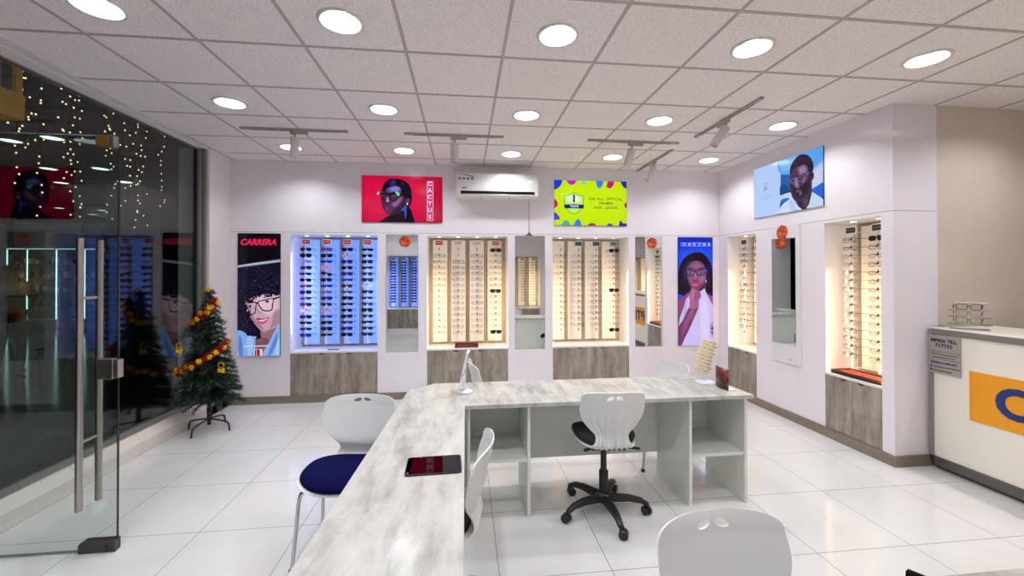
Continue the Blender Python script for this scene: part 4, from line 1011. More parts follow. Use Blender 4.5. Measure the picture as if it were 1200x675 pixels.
mb = MB(); mb.bar((0, 0.0, 0.006), (0, 0.03, 0.10), 0.03, 0.006, 0.03, 0.006); mb.build('stem', [DARKSTEEL], t)
mb = MB(); mb.box(-0.10, 0.10, -0.005, 0.005, -0.070, 0.070, 0.004, T(0, 0.01, 0.105) @ RX_(-0.5)); mb.build('tablet', [BLACKGLOSS], t)

# ------------------------------------------------------------------ chairs
def sm(a, b, x):
    x = min(max((x - a) / (b - a), 0), 1); return x * x * (3 - 2 * x)
def chair_shell():
    ctl = [(-.264, .745, .2165), (-.245, .68, .220), (-.224, .615, .198), (-.205, .560, .150), (-.198, .522, .116), (-.208, .486, .116), (-.204, .455, .138), (-.165, .436, .166), (-.10, .432, .194), (-.03, .433, .213), (.05, .436, .220), (.12, .441, .216), (.17, .440, .198), (.205, .430, .160), (.222, .414, .095)]
    top_rows = [(-.264 - .014 * (1 - q) ** 1.5, .806 - .061 * q, .2165 * (1 - (1 - q) ** 3.4) ** (1 / 3.4)) for q in (.006, .02, .05, .10, .17, .27, .40, .56, .77)]
    rows = top_rows + openspline(ctl, 4); nu = 72
    S = []
    for (y, z, wd) in rows:
        sb = sm(.455, .56, z) if y < -.1 else 0.0
        row = []
        for j in range(nu + 1):
            xn = -1 + 2 * j / nu; x = wd * xn
            yy = y + sb * .045 * (x / .2) ** 2
            zz = z + (1 - sb) * .020 * (x / .2) ** 2
            row.append(Vector((x, yy, zz)))
        S.append(row)
    nv = len(S); bm = bmesh.new(); A, B = [], []
    for i in range(nv):
        a, b = [], []
        for j in range(nu + 1):
            du = S[i][min(j + 1, nu)] - S[i][max(j - 1, 0)]; dv = S[min(i + 1, nv - 1)][j] - S[max(i - 1, 0)][j]
            n = du.cross(dv); n.normalize()
            xn = -1 + 2 * j / nu; z, y = rows[i][1], rows[i][0]
            msk = (sm(.715, .62, z) if y < -.1 else 0) * sm(-.10, -.17, y) * sm(0.98, 0.80, abs(xn))
            msk *= sm(.0, .10, (.735 - .05 * abs(xn) * 2) - z + .02)
            rib = .0095 * (0.5 - 0.5 * cos(9 * pi * xn + pi)) * msk
            p = S[i][j]
            a.append(bm.verts.new(p)); b.append(bm.verts.new(p - n * (.007 + rib)))
        A.append(a); B.append(b)
    for i in range(nv - 1):
        for j in range(nu):
            bm.faces.new((A[i][j], A[i][j + 1], A[i + 1][j + 1], A[i + 1][j])); bm.faces.new((B[i][j], B[i + 1][j], B[i + 1][j + 1], B[i][j + 1]))
    for i in range(nv - 1):
        bm.faces.new((A[i][0], A[i + 1][0], B[i + 1][0], B[i][0])); bm.faces.new((A[i][nu], B[i][nu], B[i + 1][nu], A[i + 1][nu]))
    for j in range(nu):
        bm.faces.new((A[0][j], B[0][j], B[0][j + 1], A[0][j + 1])); bm.faces.new((A[-1][j], A[-1][j + 1], B[-1][j + 1], B[-1][j]))
    bmesh.ops.recalc_face_normals(bm, faces=bm.faces)
    me = bpy.data.meshes.new('shell'); bm.to_mesh(me); bm.free()
    cut = MB()
    for s in (-1, 1):
        pts = [(s * .031 + p[0], .768 + p[1]) for p in ell(0, 0, .026, .0125, -s * .30, 24)]
        cut.prism(pts, .12, .5, RX_(pi / 2))
    cme = cut.mesh('cut', [])
    o = bpy.data.objects.new('tmp', me); c = bpy.data.objects.new('tmpcut', cme); COL.objects.link(o); COL.objects.link(c)
    md = o.modifiers.new('b', 'BOOLEAN'); md.operation = 'DIFFERENCE'; md.object = c; md.solver = 'EXACT'
    dg = bpy.context.evaluated_depsgraph_get(); dg.update()
    out = bpy.data.meshes.new_from_object(o.evaluated_get(dg))
    bpy.data.objects.remove(o); bpy.data.objects.remove(c)
    out.materials.clear(); out.materials.append(SHELL); out.name = 'shell'
    out.polygons.foreach_set('use_smooth', [True] * len(out.polygons)); out.set_sharp_from_angle(angle=radians(50))
    return out
SHELLM = chair_shell()
def pad_mesh(m):
    mb = MB(); n = 48; rings = []
    def so(a, b, t, p=2.5):
        c, s = cos(t), sin(t)
        return a * abs(c) ** (2 / p) * (1 if c > 0 else -1), b * abs(s) ** (2 / p) * (1 if s > 0 else -1)
    prof = [(1.0, .006), (1.02, .016), (1.0, .026), (.93, .034), (.75, .040), (.45, .043), (.15, .044)]
    for k, h in prof:
        rg = []
        for q in range(n):
            x, y = so(.216 * k, .203 * k, 2 * pi * q / n)
            base = .436 + .018 * (x / .2) ** 2 - (0.010 * max(0, (y - .1) / .1) ** 2)
            rg.append(mb.bm.verts.new((x, y + .022, base + h)))
        rings.append(rg)
    for A, B in zip(rings[:-1], rings[1:]):
        for q in range(n): mb.bm.faces.new((A[q], A[(q + 1) % n], B[(q + 1) % n], B[q]))
    mb.bm.faces.new(rings[-1]); mb.bm.faces.new(rings[0][::-1])
    return mb.mesh('seat_pad', [m], 60)
PADN, PADB = pad_mesh(NAVY), pad_mesh(BLACKFAB)
def four_leg(label, loc, rz):
    t = thing('cafe_chair', label, 'chair', loc, rz, 'white shell chairs on chrome legs')
    link('shell', SHELLM, t); link('seat_pad', PADN, t)
    for sy in (-1, 1):
        for sx in (-1, 1):
            y0 = .13 * sy
            pts = openspline([(0.0, y0, .413), (sx * .10, y0, .412), (sx * .165, y0 * 1.05, .400), (sx * .195, y0 * 1.1, .365), (sx * .205, y0 * 1.25, .20), (sx * .215, y0 * 1.42, .004)], 5)
            mb = MB(); mb.tube(pts, 0.0105, 12); mb.mi = 1; mb.lathe([(0.014, 0.0), (0.0145, 0.018), (0.011, 0.022)], 12, T(sx * .215, y0 * 1.42, 0)); mb.build('leg', [CHROME, BLACK], t)
    mb = MB(); mb.box(-.03, .03, -.14, .14, .404, .424, .004); mb.build('seat_bracket', [DARKSTEEL], t)
    return t
def swivel(label, loc, rz, lift, base_rot):
    t = thing('office_chair', label, 'office chair', loc, rz, 'white shell swivel chairs')
    for nm_, me_ in (('shell', SHELLM), ('seat_pad', PADB)):
        o = link(nm_, me_, t, (0, 0, lift)); o.scale = (0.90, 1, 1)
    z = lift
    mb = MB(); mb.box(-.11, .11, -.13, .10, .398 + z, .426 + z, .006); mb.bar((.05, -.05, .40 + z), (.21, -.09, .392 + z), .016, .010, .022, .010); mb.bar((-.05, -.06, .40 + z), (-.15, -.11, .395 + z), .016, .010, .02, .010)
    mb.build('mechanism', [BLACK], t, smooth=35)
    mb = MB(); mb.lathe([(0.030, .12), (0.030, .27), (0.026, .275)], 24); mb.lathe([(0.020, .27), (0.019, .402 + z)], 24); mb.build('gas_column', [BLACK], t, smooth=40)
    mb = MB(); mb.lathe([(0.040, .070), (0.050, .085), (0.048, .118), (0.036, .132)], 28); mb.build('hub', [BLACK], t, smooth=40)
    for k in range(5):
        a = base_rot - rz + 2 * pi * k / 5
        m = RZ(a)
        mb = MB()
        P = [Vector((.03, 0, .103)), Vector((.16, 0, .108)), Vector((.235, 0, .098)), Vector((.285, 0, .072))]
        ws = [(.060, .042), (.048, .034), (.040, .028), (.034, .022)]
        rings = []
        for p, (ww, hh) in zip(P, ws): rings.append([mb.bm.verts.new(m @ (p + Vector((0, sx * ww / 2, sz * hh / 2)))) for sx, sz in ((-1, -1), (1, -1), (.8, .7), (.4, 1), (-.4, 1), (-.8, .7))])
        for A, B in zip(rings[:-1], rings[1:]):
            for q in range(6): mb.bm.faces.new((A[q], A[(q + 1) % 6], B[(q + 1) % 6], B[q]))
        mb.bm.faces.new(rings[0]); mb.bm.faces.new(rings[-1][::-1])
        mb.build('base_arm', [BLACK], t, smooth=40)
        ca = MB(); cm = T(*(m @ Vector((.280, 0, 0)))) @ RZ(a + 1.1 + k)
        for sy in (-1, 1): ca.lathe([(0.010, -.010), (.026, -.010), (.028, -.006), (.028, .006), (.024, .010), (.008, .010)], 20, cm @ T(.014, sy * .015, .028) @ RX_(pi / 2))
        wh = ca.build('caster', [mat('caster_black', (30, 29, 29), 0.38)], t, smooth=40)
        hd = MB(); hd.tube([(cm @ Vector((0, 0, z_))) for z_ in (.028, .075)], .008, 10); hd.box(-.006, .036, -.0045, .0045, .02, .052, .002, cm); hd.build('caster_stem', [BLACK], wh)
    return t
def face(dx, dy): return math.atan2(-dx, dy)       # rotation that turns +Y towards (dx, dy)
four_leg('white shell chair with navy pad standing outside the long desk arm', (-0.668, 2.455, 0), face(-0.10, -1))
four_leg('large cut-off white chair back at the frame bottom', (0.806, 0.985, 0), face(0.06, -1))
four_leg('white chair behind the desk beside the display boards', (1.575, 3.37, 0), face(-1, -0.06))
four_leg('white chair seen edge-on behind the desk next to the table mirror', (0.31, 3.66, 0), face(1, 0.12))
swivel('white ribbed swivel chair on black five-star base in front of the desk', (0.912, 2.65, 0), face(0.07, 1), 0.055, radians(-88))
swivel('white swivel chair seen side-on, tucked under the long desk arm', (-0.150, 1.87, 0), face(-1, 0.16), 0.035, radians(36))

# ------------------------------------------------------------------ things on the desk
t = thing('tablet', 'black tablet lying flat on the long desk arm', 'tablet', (-0.129, 1.793, DZ), radians(2))
mb = MB(); mb.prism([(x_, y_) for x_, _q, y_ in rrect(0, 0, .116, .082, 16, 64)], 0.0, 0.0075, bev=0.002); mb.build('body', [BLACK], t)
mb = MB(); mb.prism([(x_, y_) for x_, _q, y_ in rrect(0, 0, .1125, .0785, 16, 64)], 0.0074, 0.0080); mb.build('glass_front', [mat('tablet_glass', (3, 3, 5), 0.015, spec=0.28)], t)
mb = MB(); mb.lathe([(0.0001, .0007), (0.0045, .0007), (0.0045, 0)], 16, T(-0.104, -0.066, 0.008), cap=False); mb.build('home_button', [mat('button_grey', (90, 92, 100), 0.4)], t)

t = thing('table_mirror', 'white tilting table mirror on a round base at the desk corner', 'table mirror', (0.010, 2.862, DZ), 0)
PW = mat('white_plastic', (228, 226, 228), 0.3)
mb = MB(); mb.lathe([(0.0001, 0.0), (0.048, 0.0), (0.052, 0.006), (0.050, 0.014), (0.040, 0.020), (0.0001, 0.022)], 36, cap=False); mb.build('base', [PW], t, smooth=50)
hv = RZ(radians(82))
mb = MB(); mb.bar(hv @ Vector((-.004, 0.012, .018)), hv @ Vector((-.052, 0.012, .130)), .012, .020, .008, .012); mb.bar(hv @ Vector((.004, .012, .018)), hv @ Vector((.052, .012, .130)), .012, .020, .008, .012)
mb.build('fork', [PW], t)
mt = hv @ T(0, 0.012, .150) @ RX_(radians(13))
pts = spline([(-.046, -.118), (.046, -.118), (.050, -.08), (.050, .10), (.044, .140), (-.044, .140), (-.050, .10), (-.050, -.08)], 4)
mb = MB(); mb.prism(pts, -.007, .007, mt @ RX_(pi / 2)); mb.build('mirror_panel', [PW], t, smooth=40)
mb = MB(); mb.prism([(x * .86, z * .9) for x, z in pts], .0072, .0078, mt @ RX_(pi / 2)); mb.build('mirror_glass', [MIRROR], t)
mb = MB(); mb.tube([mt @ Vector((-.058, 0, -.015)), mt @ Vector((.058, 0, -.015))], .005, 10); mb.build('pivot', [ALU], t)

t = thing('sample_board', 'slanted cream board of small frame samples at the desk end', 'display board', (1.80, 2.915, DZ), 0)
mb = MB(); mb.box(-0.065, 0.065, -0.05, 0.06, 0.0, 0.006, 0.002); mb.build('foot', [mat('white_acrylic', (226, 226, 232), 0.15)], t)
mb = MB(); mb.bar((0.02, 0.03, 0.005), (0.03, 0.045, 0.12), .012, .006, .012, .006); mb.build('stem', [mat('white_acrylic')], t)
bm_ = T(0.008, 0.02, 0.195) @ RZ(radians(-24)) @ RY_(radians(17)) @ RX_(radians(-20))
mb = MB(); mb.box(-0.056, 0.056, 0.0, 0.005, -0.128, 0.128, 0.002, bm_); mb.build('board', [mat('cream_board', (232, 220, 190), 0.4)], t)
mb = MB()
for q in range(9):
    for s in (-1, 0, 1):
        z = -0.112 + q * 0.028; x = s * 0.034 + (0.004 if q % 2 else -0.004)
        mb.mi = 0 if s < 1 else 1
        mb.tube([bm_ @ Vector((x + 0.013 * cos(2 * pi * k / 8), -0.006, z + 0.007 * sin(2 * pi * k / 8))) for k in range(8)], .0016, 4, closed=True)
        mb.mi = 1
        if (q + s) % 3 != 1: mb.tube([bm_ @ Vector((x + .012, -0.006, z + .004)), bm_ @ Vector((x + .016, -.016, z - .004))], .0024, 4)
mb.build('sample_frames', [mat('sample_beige', (206, 182, 132), 0.4), mat('sample_dark', (78, 62, 48), 0.4)], t)

def flyer_build(nt, b):
    n = noise(nt, coords(nt, (1, 1, 1)), 16, 4, 0.6, 1.2)
    nt.links.new(ramp(nt, n, [(0.42, (30, 10, 10)), (0.52, (92, 18, 14)), (0.62, (150, 30, 20)), (0.74, (206, 112, 36))]), b.inputs['Base Color'])
t = thing('leaflet_holder', 'clear stand holding a dark red leaflet at the desk end', 'leaflet holder', (1.815, 2.765, DZ), 0)
mb = MB(); mb.box(0.006, 0.066, -0.072, 0.078, 0.0, 0.004, 0.001); mb.box(0.006, 0.009, -0.072, 0.078, 0.004, 0.152); mb.build('holder', [mat('white_acrylic')], t)
mb = MB(); n = 10
A = [mb.bm.verts.new((0.003 - 0.016 * sin(pi * k / n) * 1.0 + 0.0, -0.082 + .150 * k / n, 0.004)) for k in range(n + 1)]
B = [mb.bm.verts.new((0.003 - 0.010 * sin(pi * k / n), -0.086 + .150 * k / n, 0.150)) for k in range(n + 1)]
for k in range(n): mb.bm.faces.new((A[k], A[k + 1], B[k + 1], B[k]))
lf = mb.build('leaflet', [mat('leaflet_print', (130, 30, 22), 0.25, build=flyer_build)], t, smooth=60)
sd = lf.modifiers.new('thickness', 'SOLIDIFY'); sd.thickness = 0.0012

# ------------------------------------------------------------------ small things on the ledges
t = thing('wooden_tray', 'small dark red box on the ledge below the air conditioner niche', 'box', (0.030, BY + 0.075, NZ0), 0)
mb = MB(); mb.box(-0.148, 0.148, -0.045, 0.045, 0.0, 0.012); 
for bx in ((-0.148, 0.148, -0.045, -0.035), (-0.148, 0.148, 0.035, 0.045), (-0.148, -0.138, -0.035, 0.035), (0.138, 0.148, -0.035, 0.035)): mb.box(*bx, 0.0, 0.050, 0.001)
mb.build('tray_body', [mat('dark_cherry', (92, 36, 28), 0.35)], t)
mb = MB(); mb.box(-0.118, 0.118, -0.0462, -0.0448, 0.012, 0.036); mb.build('front_print', [mat('tray_print', (150, 58, 40), 0.4)], t)
t = thing('wooden_tray', 'dark brown tray lined in red on the ledge beside the pillar', 'tray', (RX + 0.115, 3.345, NZ0), 0)
mb = MB(); mb.box(-0.10, 0.10, -0.24, 0.24, 0.0, 0.012)
for bx in ((-0.10, -0.088, -0.24, 0.24), (0.088, 0.10, -0.24, 0.24), (-0.088, 0.088, -0.24, -0.228), (-0.088, 0.088, 0.228, 0.24)): mb.box(*bx, 0.0, 0.036, 0.001)
mb.build('tray_body', [mat('dark_brown_wood', (64, 38, 30), 0.4)], t)
mb = MB(); mb.box(-0.087, 0.087, -0.227, 0.227, 0.012, 0.026); mb.build('lining', [mat('red_lining', (184, 66, 34), 0.5, build=sticker_build)], t)
mb = MB(); mb.box(-0.07, 0.07, -0.011, 0.011, 0.0, 0.012, 0.003)
tag(mb.build('pen_case', [mat('slate_case', (110, 108, 116), 0.4)], None, (-1.615, BY + 0.07, NZ0), (0, 0, 0.05)), 'thin grey case lying on the white ledge of the blue-lit niche', 'case')

# ------------------------------------------------------------------ reception counter
t = thing('reception_counter', 'white reception counter with grey edge and orange sign along its front', 'counter', (0, 0, 0))
CY0, CY1 = -0.55, 2.968
mb = MB(); mb.box(3.765, 4.35, CY0, CY1, 0.10, 1.075, 0.002); mb.build('body', [CREAM], t)
mb = MB(); mb.box(3.755, 4.37, CY0, CY1, 1.075, 1.119, 0.002); mb.build('edge_band', [mat('counter_edge', (134, 129, 124), 0.4, 0.3)], t)
mb = MB(); mb.box(3.757, 4.37, CY0 + .002, CY1 - .002, 1.119, 1.128, 0.002); mb.build('counter_top', [CREAM], t)
mb = MB(); mb.box(3.752, 3.768, CY1 - 0.030, CY1 - 0.001, 0.10, 1.12, 0.001); mb.build('corner_profile', [mat('corner_alu', (150, 147, 145), 0.4, 0.4)], t)
mb = MB(); mb.box(3.80, 4.30, CY0, CY1 - 0.02, 0.0, 0.10, 0.001); mb.box(3.752, 3.80, CY0, CY1 - 0.035, 0.03, 0.10, 0.002); mb.build('kick_board', [mat('kick_grey', (104, 101, 97), 0.35, 0.5)], t)
t2 = thing('front_sign', 'orange sign with dark blue letters', None, (3.765, 2.70, 0.65), -pi / 2); t2.parent = t
SW = 2.15
mb = MB(); mb.box(0.0, SW, -0.006, 0.0, -0.184, 0.184); mb.build('sign_board', [ORANGE], t2)
link('lettering', text_mesh('OPTICA', 0.292, SIGNBLUE, bold=0.010, sx=1.05, align='LEFT', spacing=1.12, extr=0.002), t2, (0.150, -0.008, -0.004))
def plate(label, y0, y1, z0, z1):
    p = thing('notice_plate', label, None, (3.752, (y0 + y1) / 2, (z0 + z1) / 2), -pi / 2); p.parent = t
    w2, h2 = (y1 - y0) / 2, (z1 - z0) / 2
    mb = MB(); mb.box(-w2, w2, -0.003, 0.012, -h2, h2, 0.001); mb.build('plate', [PLATE], p)
    return p
p = plate('metal plate with MPESA TILL 717732 at the counter corner', 2.752, 2.992 - 0.03, 0.945, 1.070)
for (a, b, c, d) in ((-.092, .092, .048, .050), (-.092, .092, -.050, -.048), (-.092, -.090, -.05, .05), (.090, .092, -.05, .05)):
    mb = MB(); mb.box(a, b, -0.0036, -0.003, c, d); mb.build('border_line', [mat('plate_line', (120, 114, 108), 0.5)], p)
link('lettering', text_mesh('MPESA TILL', 0.036, INK, bold=0.0016, sx=0.98), p, (0.0, -0.0035, 0.021))
link('lettering', text_mesh('717732', 0.040, INKBLUE, bold=0.0016, sx=0.98), p, (0.0, -0.0035, -0.018))
p = plate('middle metal plate with two small lines of text', 2.752, 2.962, 0.885, 0.938)
link('lettering', text_mesh('- - - - - - - - - - - - - - - -', 0.030, INK, bold=0.0026, sx=0.66), p, (0.0, -0.0035, 0.012))
link('lettering', text_mesh('- - - - - - - - - - - - -', 0.030, INK, bold=0.0026, sx=0.66), p, (0.0, -0.0035, -0.010))
p = plate('lowest metal plate headed FEEDBACK COMPLAINTS on the counter', 2.752, 2.962, 0.768, 0.880)
link('lettering', text_mesh('FEEDBACK / COMPLAINTS', 0.0235, INKBLUE, bold=0.0010, sx=0.66), p, (0.0, -0.0035, 0.030))
for zz, tx in ((0.0, '- - - - - - - - - - - - -'), (-0.030, '- - - - - - - - -')):
    mb = MB(); mb.lathe([(0.0001, .0008), (0.009, .0008), (0.009, 0)], 16, T(-0.088, -0.0032, zz) @ RX_(pi / 2), cap=False); mb.build('bullet', [INKBLUE], p)
    link('lettering', text_mesh(tx, 0.034, INK, bold=0.003, sx=0.70, align='LEFT'), p, (-0.070, -0.0035, zz))

# eyewear stand on the counter
cs = thing('counter_stand', 'clear acrylic eyewear stand on the reception counter', 'display stand', (3.905, 2.80, 1.128), radians(-50))
mb = MB(); mb.box(-0.105, 0.105, -0.05, 0.05, 0.0, 0.005, 0.001); mb.build('foot', [ACRYL], cs)
mb = MB(); mb.box(-0.105, 0.105, 0.02, 0.024, 0.005, 0.212); mb.build('back_sheet', [ACRYL], cs)
mb = MB(); mb.box(-0.08, 0.10, -0.03, 0.022, 0.206, 0.211, 0.001); mb.build('top_bar', [mat('white_acrylic')], cs)
crot = radians(-50)
def on_stand(x, y, z): return tuple(Vector((3.905, 2.80, 1.128)) + Matrix.Rotation(crot, 3, 'Z') @ Vector((x, y, z)))
g = 'frames on the counter stand'
for z, c, n_, l in ((.178, (60, 54, 54), .0026, 'dark top pair'), (.128, (134, 126, 120), .0020, 'pale middle pair'), (.072, (112, 104, 98), .0022, 'grey-brown lower pair')):
    eyewear('spectacles', '%s of glasses facing out on the clear counter stand' % l, 'glasses', g, on_stand(-0.006, -0.055, z), crot, 'square', fm(c), LENSCLEAR, n_, scale=1.0)
for x, z, c, l in ((-.092, .148, (206, 92, 104), 'upper pinkish red'), (-.092, .098, (196, 70, 84), 'lower red'), (-.092, .042, (30, 92, 60), 'green'), (.092, .146, (206, 138, 124), 'salmon'), (.092, .092, (70, 86, 130), 'blue'), (.092, .040, (92, 38, 88), 'purple')):
    s = 1 if x > 0 else -1
    eyewear('spectacles', '%s glasses seen end-on at the side of the counter stand' % l, 'glasses', g, on_stand(x, -0.028 + 0.004, z), crot + s * radians(8), 'slim', fm(c), LENSCLEAR, .0040, scale=0.36, wid=1.0)

# ------------------------------------------------------------------ Christmas tree
TX, TY = -2.545, 4.47
tr = thing('christmas_tree', 'small artificial Christmas tree on a black folding stand by the glass', 'christmas tree', (TX, TY, 0))
mb = MB()
mb.tube([(0, 0, .06), (0, 0, .24), (0, 0, 1.36)], [.017, .016, .006], 10)
for z in (.12, .16, .20): mb.tube([(0, 0, z), (0.004, 0, z + .02), (0, 0, z + .035)], .024, 8)
mb.build('trunk', [BLACK], tr)
for k in range(4):
    a = radians(-100 + 90 * k)
    mb = MB(); mb.tube(openspline([(0, 0, .115), (.06 * cos(a), .06 * sin(a), .112), (.17 * cos(a), .17 * sin(a), .095), (.205 * cos(a), .205 * sin(a), .07), (.215 * cos(a), .215 * sin(a), .004)], 4), .0085, 8); mb.build('leg', [BLACK], tr)
rt = random.Random(5); mb = MB()
def needle(p, d, L_, wd):
    s_ = d.cross(Vector((rt.uniform(-1, 1), rt.uniform(-1, 1), rt.uniform(-1, 1))))
    if s_.length < 1e-4: return
    s_.normalize(); a = mb.bm.verts.new(p - s_ * wd); b = mb.bm.verts.new(p + s_ * wd); c = mb.bm.verts.new(p + d * L_)
    fc = mb.bm.faces.new((a, b, c)); fc.material_index = mb.mi
def rad_at(z): return max(0.03, 0.295 * (1 - ((z - .26) / 1.20)) ** 0.85) if z < 1.45 else .02
tiers = 22
for q in range(tiers):
    z = .29 + 1.06 * q / (tiers - 1); R_ = rad_at(z)
    nb = max(5, int(17 * R_ / .33) + 3)
    for k in range(nb):
        a = 2 * pi * k / nb + q * .7 + rt.uniform(-.15, .15)
        Lr = R_ * rt.uniform(.82, 1.08); dz = rt.uniform(-.05, .03)
        base = Vector((0, 0, z)); tip = Vector((Lr * cos(a), Lr * sin(a), z + dz))
        if TX + tip.x < GX + 0.05: tip.x = GX + 0.05 - TX
        steps = max(4, int(Lr / .013))
        for s in range(1, steps + 1):
            p = base.lerp(tip, s / steps) + Vector((0, 0, .03 * sin(pi * s / steps)))
            ax = (tip - base).normalized()
            for _ in range(15):
                d = (ax * rt.uniform(.3, .9) + Vector((rt.uniform(-1, 1), rt.uniform(-1, 1), rt.uniform(-1, 1))).normalized() * .8).normalized()
                mb.mi = 1 if (s > steps * .8 and rt.random() < .35) else 0
                if TX + p.x + d.x * .045 > GX + 0.012: needle(p, d, rt.uniform(.030, .056), .0021)
mb.mi = 0
for _ in range(90):
    needle(Vector((0, 0, 1.33 + rt.uniform(0, .05))), Vector((rt.uniform(-.6, .6), rt.uniform(-.6, .6), 1)).normalized(), .06, .002)
fo = mb.build('foliage', [mat('needle_green', (11, 38, 25), 0.6), mat('needle_tip', (70, 98, 80), 0.6)], tr, recalc=False); fo['kind'] = 'stuff'
# tinsel garlands wound round the tree
GOLD = mat('gold_foil', (236, 186, 30), 0.28, 0.55)
RED = mat('red_tinsel', (164, 24, 14), 0.3, 0.35)
def garland(label, a0, a1, z0, z1):
    mb = MB(); n = 130; pts = []
    for k in range(n):
        s = k / (n - 1); a = a0 + (a1 - a0) * s; z = z0 + (z1 - z0) * s - .02 * sin(pi * s)
        R_ = rad_at(z) * 1.0 + .025
        p = Vector((R_ * cos(a), R_ * sin(a), z))
        if TX + p.x < GX + 0.06: p.x = GX + 0.06 - TX
        pts.append(p)
        for _ in range(16):
            d = Vector((rt.uniform(-1, 1), rt.uniform(-1, 1), rt.uniform(-1, 1))).normalized()
            s_ = d.cross(Vector((rt.uniform(-1, 1), rt.uniform(-1, 1), .3))).normalized()
            L_ = rt.uniform(.020, .044)
            A = [mb.bm.verts.new(p + d * e + s_ * w_) for e, w_ in ((0, -.0022), (0, .0022), (L_, .0022), (L_, -.0022))]
            mb.bm.faces.new(A)
    mb.tube(pts, .004, 5)
    return tag(mb.build('tinsel_garland', [RED], None, (TX, TY, 0), recalc=False), label, 'garland'), pts
g1, p1 = garland('red tinsel garland round the top of the Christmas tree', radians(-20), radians(-165), 1.315, 1.05)
g2, p2 = garland('red tinsel garland wound round the middle of the Christmas tree', radians(-5), radians(-170), .90, .58)
def bow(label, p, group='gold foil flowers on the Christmas tree'):
    mb = MB()
    for k in range(6):
        a = 2 * pi * k / 6 + rt.uniform(-.2, .2)
        mb.tube([(0, 0, 0), (.013 * cos(a), -.006, .013 * sin(a)), (.030 * cos(a), -.002, .030 * sin(a))], [.004, .0125, .003], 6)
    mb.sphere((0, -.008, 0), .007, 8, 6)
    d = Vector((p[0], p[1], 0)); rz = math.atan2(d.x, -d.y) if d.length > .02 else 0
    q = Vector(p) + d.normalized() * .014
    return tag(mb.build('gold_flower', [GOLD], None, (TX + q.x, TY + q.y, q.z), (0, 0, rz)), label, 'ornament', group)
for idx, (pp, nm, picks) in enumerate(((p1, 'top garland', (4, 22, 34, 46, 62, 76, 90, 104)), (p2, 'middle garland', (4, 16, 30, 44, 58, 70, 80, 92, 102, 112)))):
    for c, k in enumerate(picks):
        p = pp[k] + Vector((rt.uniform(-.01, .01), rt.uniform(-.01, .01), rt.uniform(-.025, .025)))
        bow('gold foil flower, %s along the %s of the tree' % (['first', 'second', 'third', 'fourth', 'fifth', 'sixth', 'seventh', 'eighth', 'ninth', 'tenth'][c], nm), p)
bow('gold foil flower on the very tip of the Christmas tree', (0.0, -0.01, 1.415)); 
def bell(label, loc):
    t = thing('bell_ornament', label, 'ornament', loc, 0, 'gold bell ornaments on the Christmas tree')
    mb = MB(); mb.tube([(.026 * cos(2 * pi * k / 20), 0, .045 + .026 * sin(2 * pi * k / 20)) for k in range(20)], .004, 6, closed=True); mb.build('ring', [GOLD], t)
    for s in (-1, 1):
        mb = MB(); mb.lathe([(.004, .014), (.012, .008), (.016, -.010), (.024, -.024), (.022, -.026)], 14, T(s * .02, 0, 0) @ RY_(s * .5), cap=True); mb.build('bell', [GOLD], t)
    return t
bell('gold bell pair with a ring on the glass side of the tree', (TX - .165, TY - .185, .84)); bell('gold bell pair on the lower branches facing the curly-haired poster', (TX + .20, TY - .165, .64))

# ------------------------------------------------------------------ the mall beyond the glass
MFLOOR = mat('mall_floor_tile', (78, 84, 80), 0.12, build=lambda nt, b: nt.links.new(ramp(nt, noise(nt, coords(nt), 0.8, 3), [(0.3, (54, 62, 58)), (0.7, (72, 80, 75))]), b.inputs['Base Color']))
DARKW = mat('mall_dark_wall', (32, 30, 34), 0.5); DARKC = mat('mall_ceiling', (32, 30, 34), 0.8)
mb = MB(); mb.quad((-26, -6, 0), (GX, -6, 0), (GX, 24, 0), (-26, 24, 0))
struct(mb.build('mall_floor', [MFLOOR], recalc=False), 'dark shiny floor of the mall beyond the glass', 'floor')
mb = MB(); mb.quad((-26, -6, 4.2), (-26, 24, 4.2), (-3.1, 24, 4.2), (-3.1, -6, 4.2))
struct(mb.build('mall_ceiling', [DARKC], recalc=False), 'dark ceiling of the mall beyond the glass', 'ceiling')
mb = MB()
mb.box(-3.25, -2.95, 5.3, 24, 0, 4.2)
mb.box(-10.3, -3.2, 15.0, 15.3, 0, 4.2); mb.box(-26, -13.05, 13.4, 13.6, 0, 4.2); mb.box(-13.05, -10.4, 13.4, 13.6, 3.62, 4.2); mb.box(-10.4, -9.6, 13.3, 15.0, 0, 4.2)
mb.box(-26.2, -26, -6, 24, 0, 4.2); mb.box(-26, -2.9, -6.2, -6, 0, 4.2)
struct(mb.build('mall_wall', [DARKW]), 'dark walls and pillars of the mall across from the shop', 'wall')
mb = MB(); mb.quad((-13.05, 17.0, 0), (-9.8, 17.0, 0), (-9.8, 17.0, 3.62), (-13.05, 17.0, 3.62)); mb.quad((-13.05, 13.6, 3.62), (-13.05, 17.0, 3.62), (-9.8, 17.0, 3.62), (-9.8, 13.6, 3.62))
struct(mb.build('mall_shop_wall', [mat('far_shop_wall', (150, 158, 152), 0.6)], recalc=False), 'pale inner wall of the lit shop across the mall', 'wall')
LEDW = mat('case_led', (220, 255, 250), 0.3, emit=(196, 250, 244), strength=2.2)
CASEG = glass_mat('case_glass', (225, 238, 234), 1.45)
rc = random.Random(8)
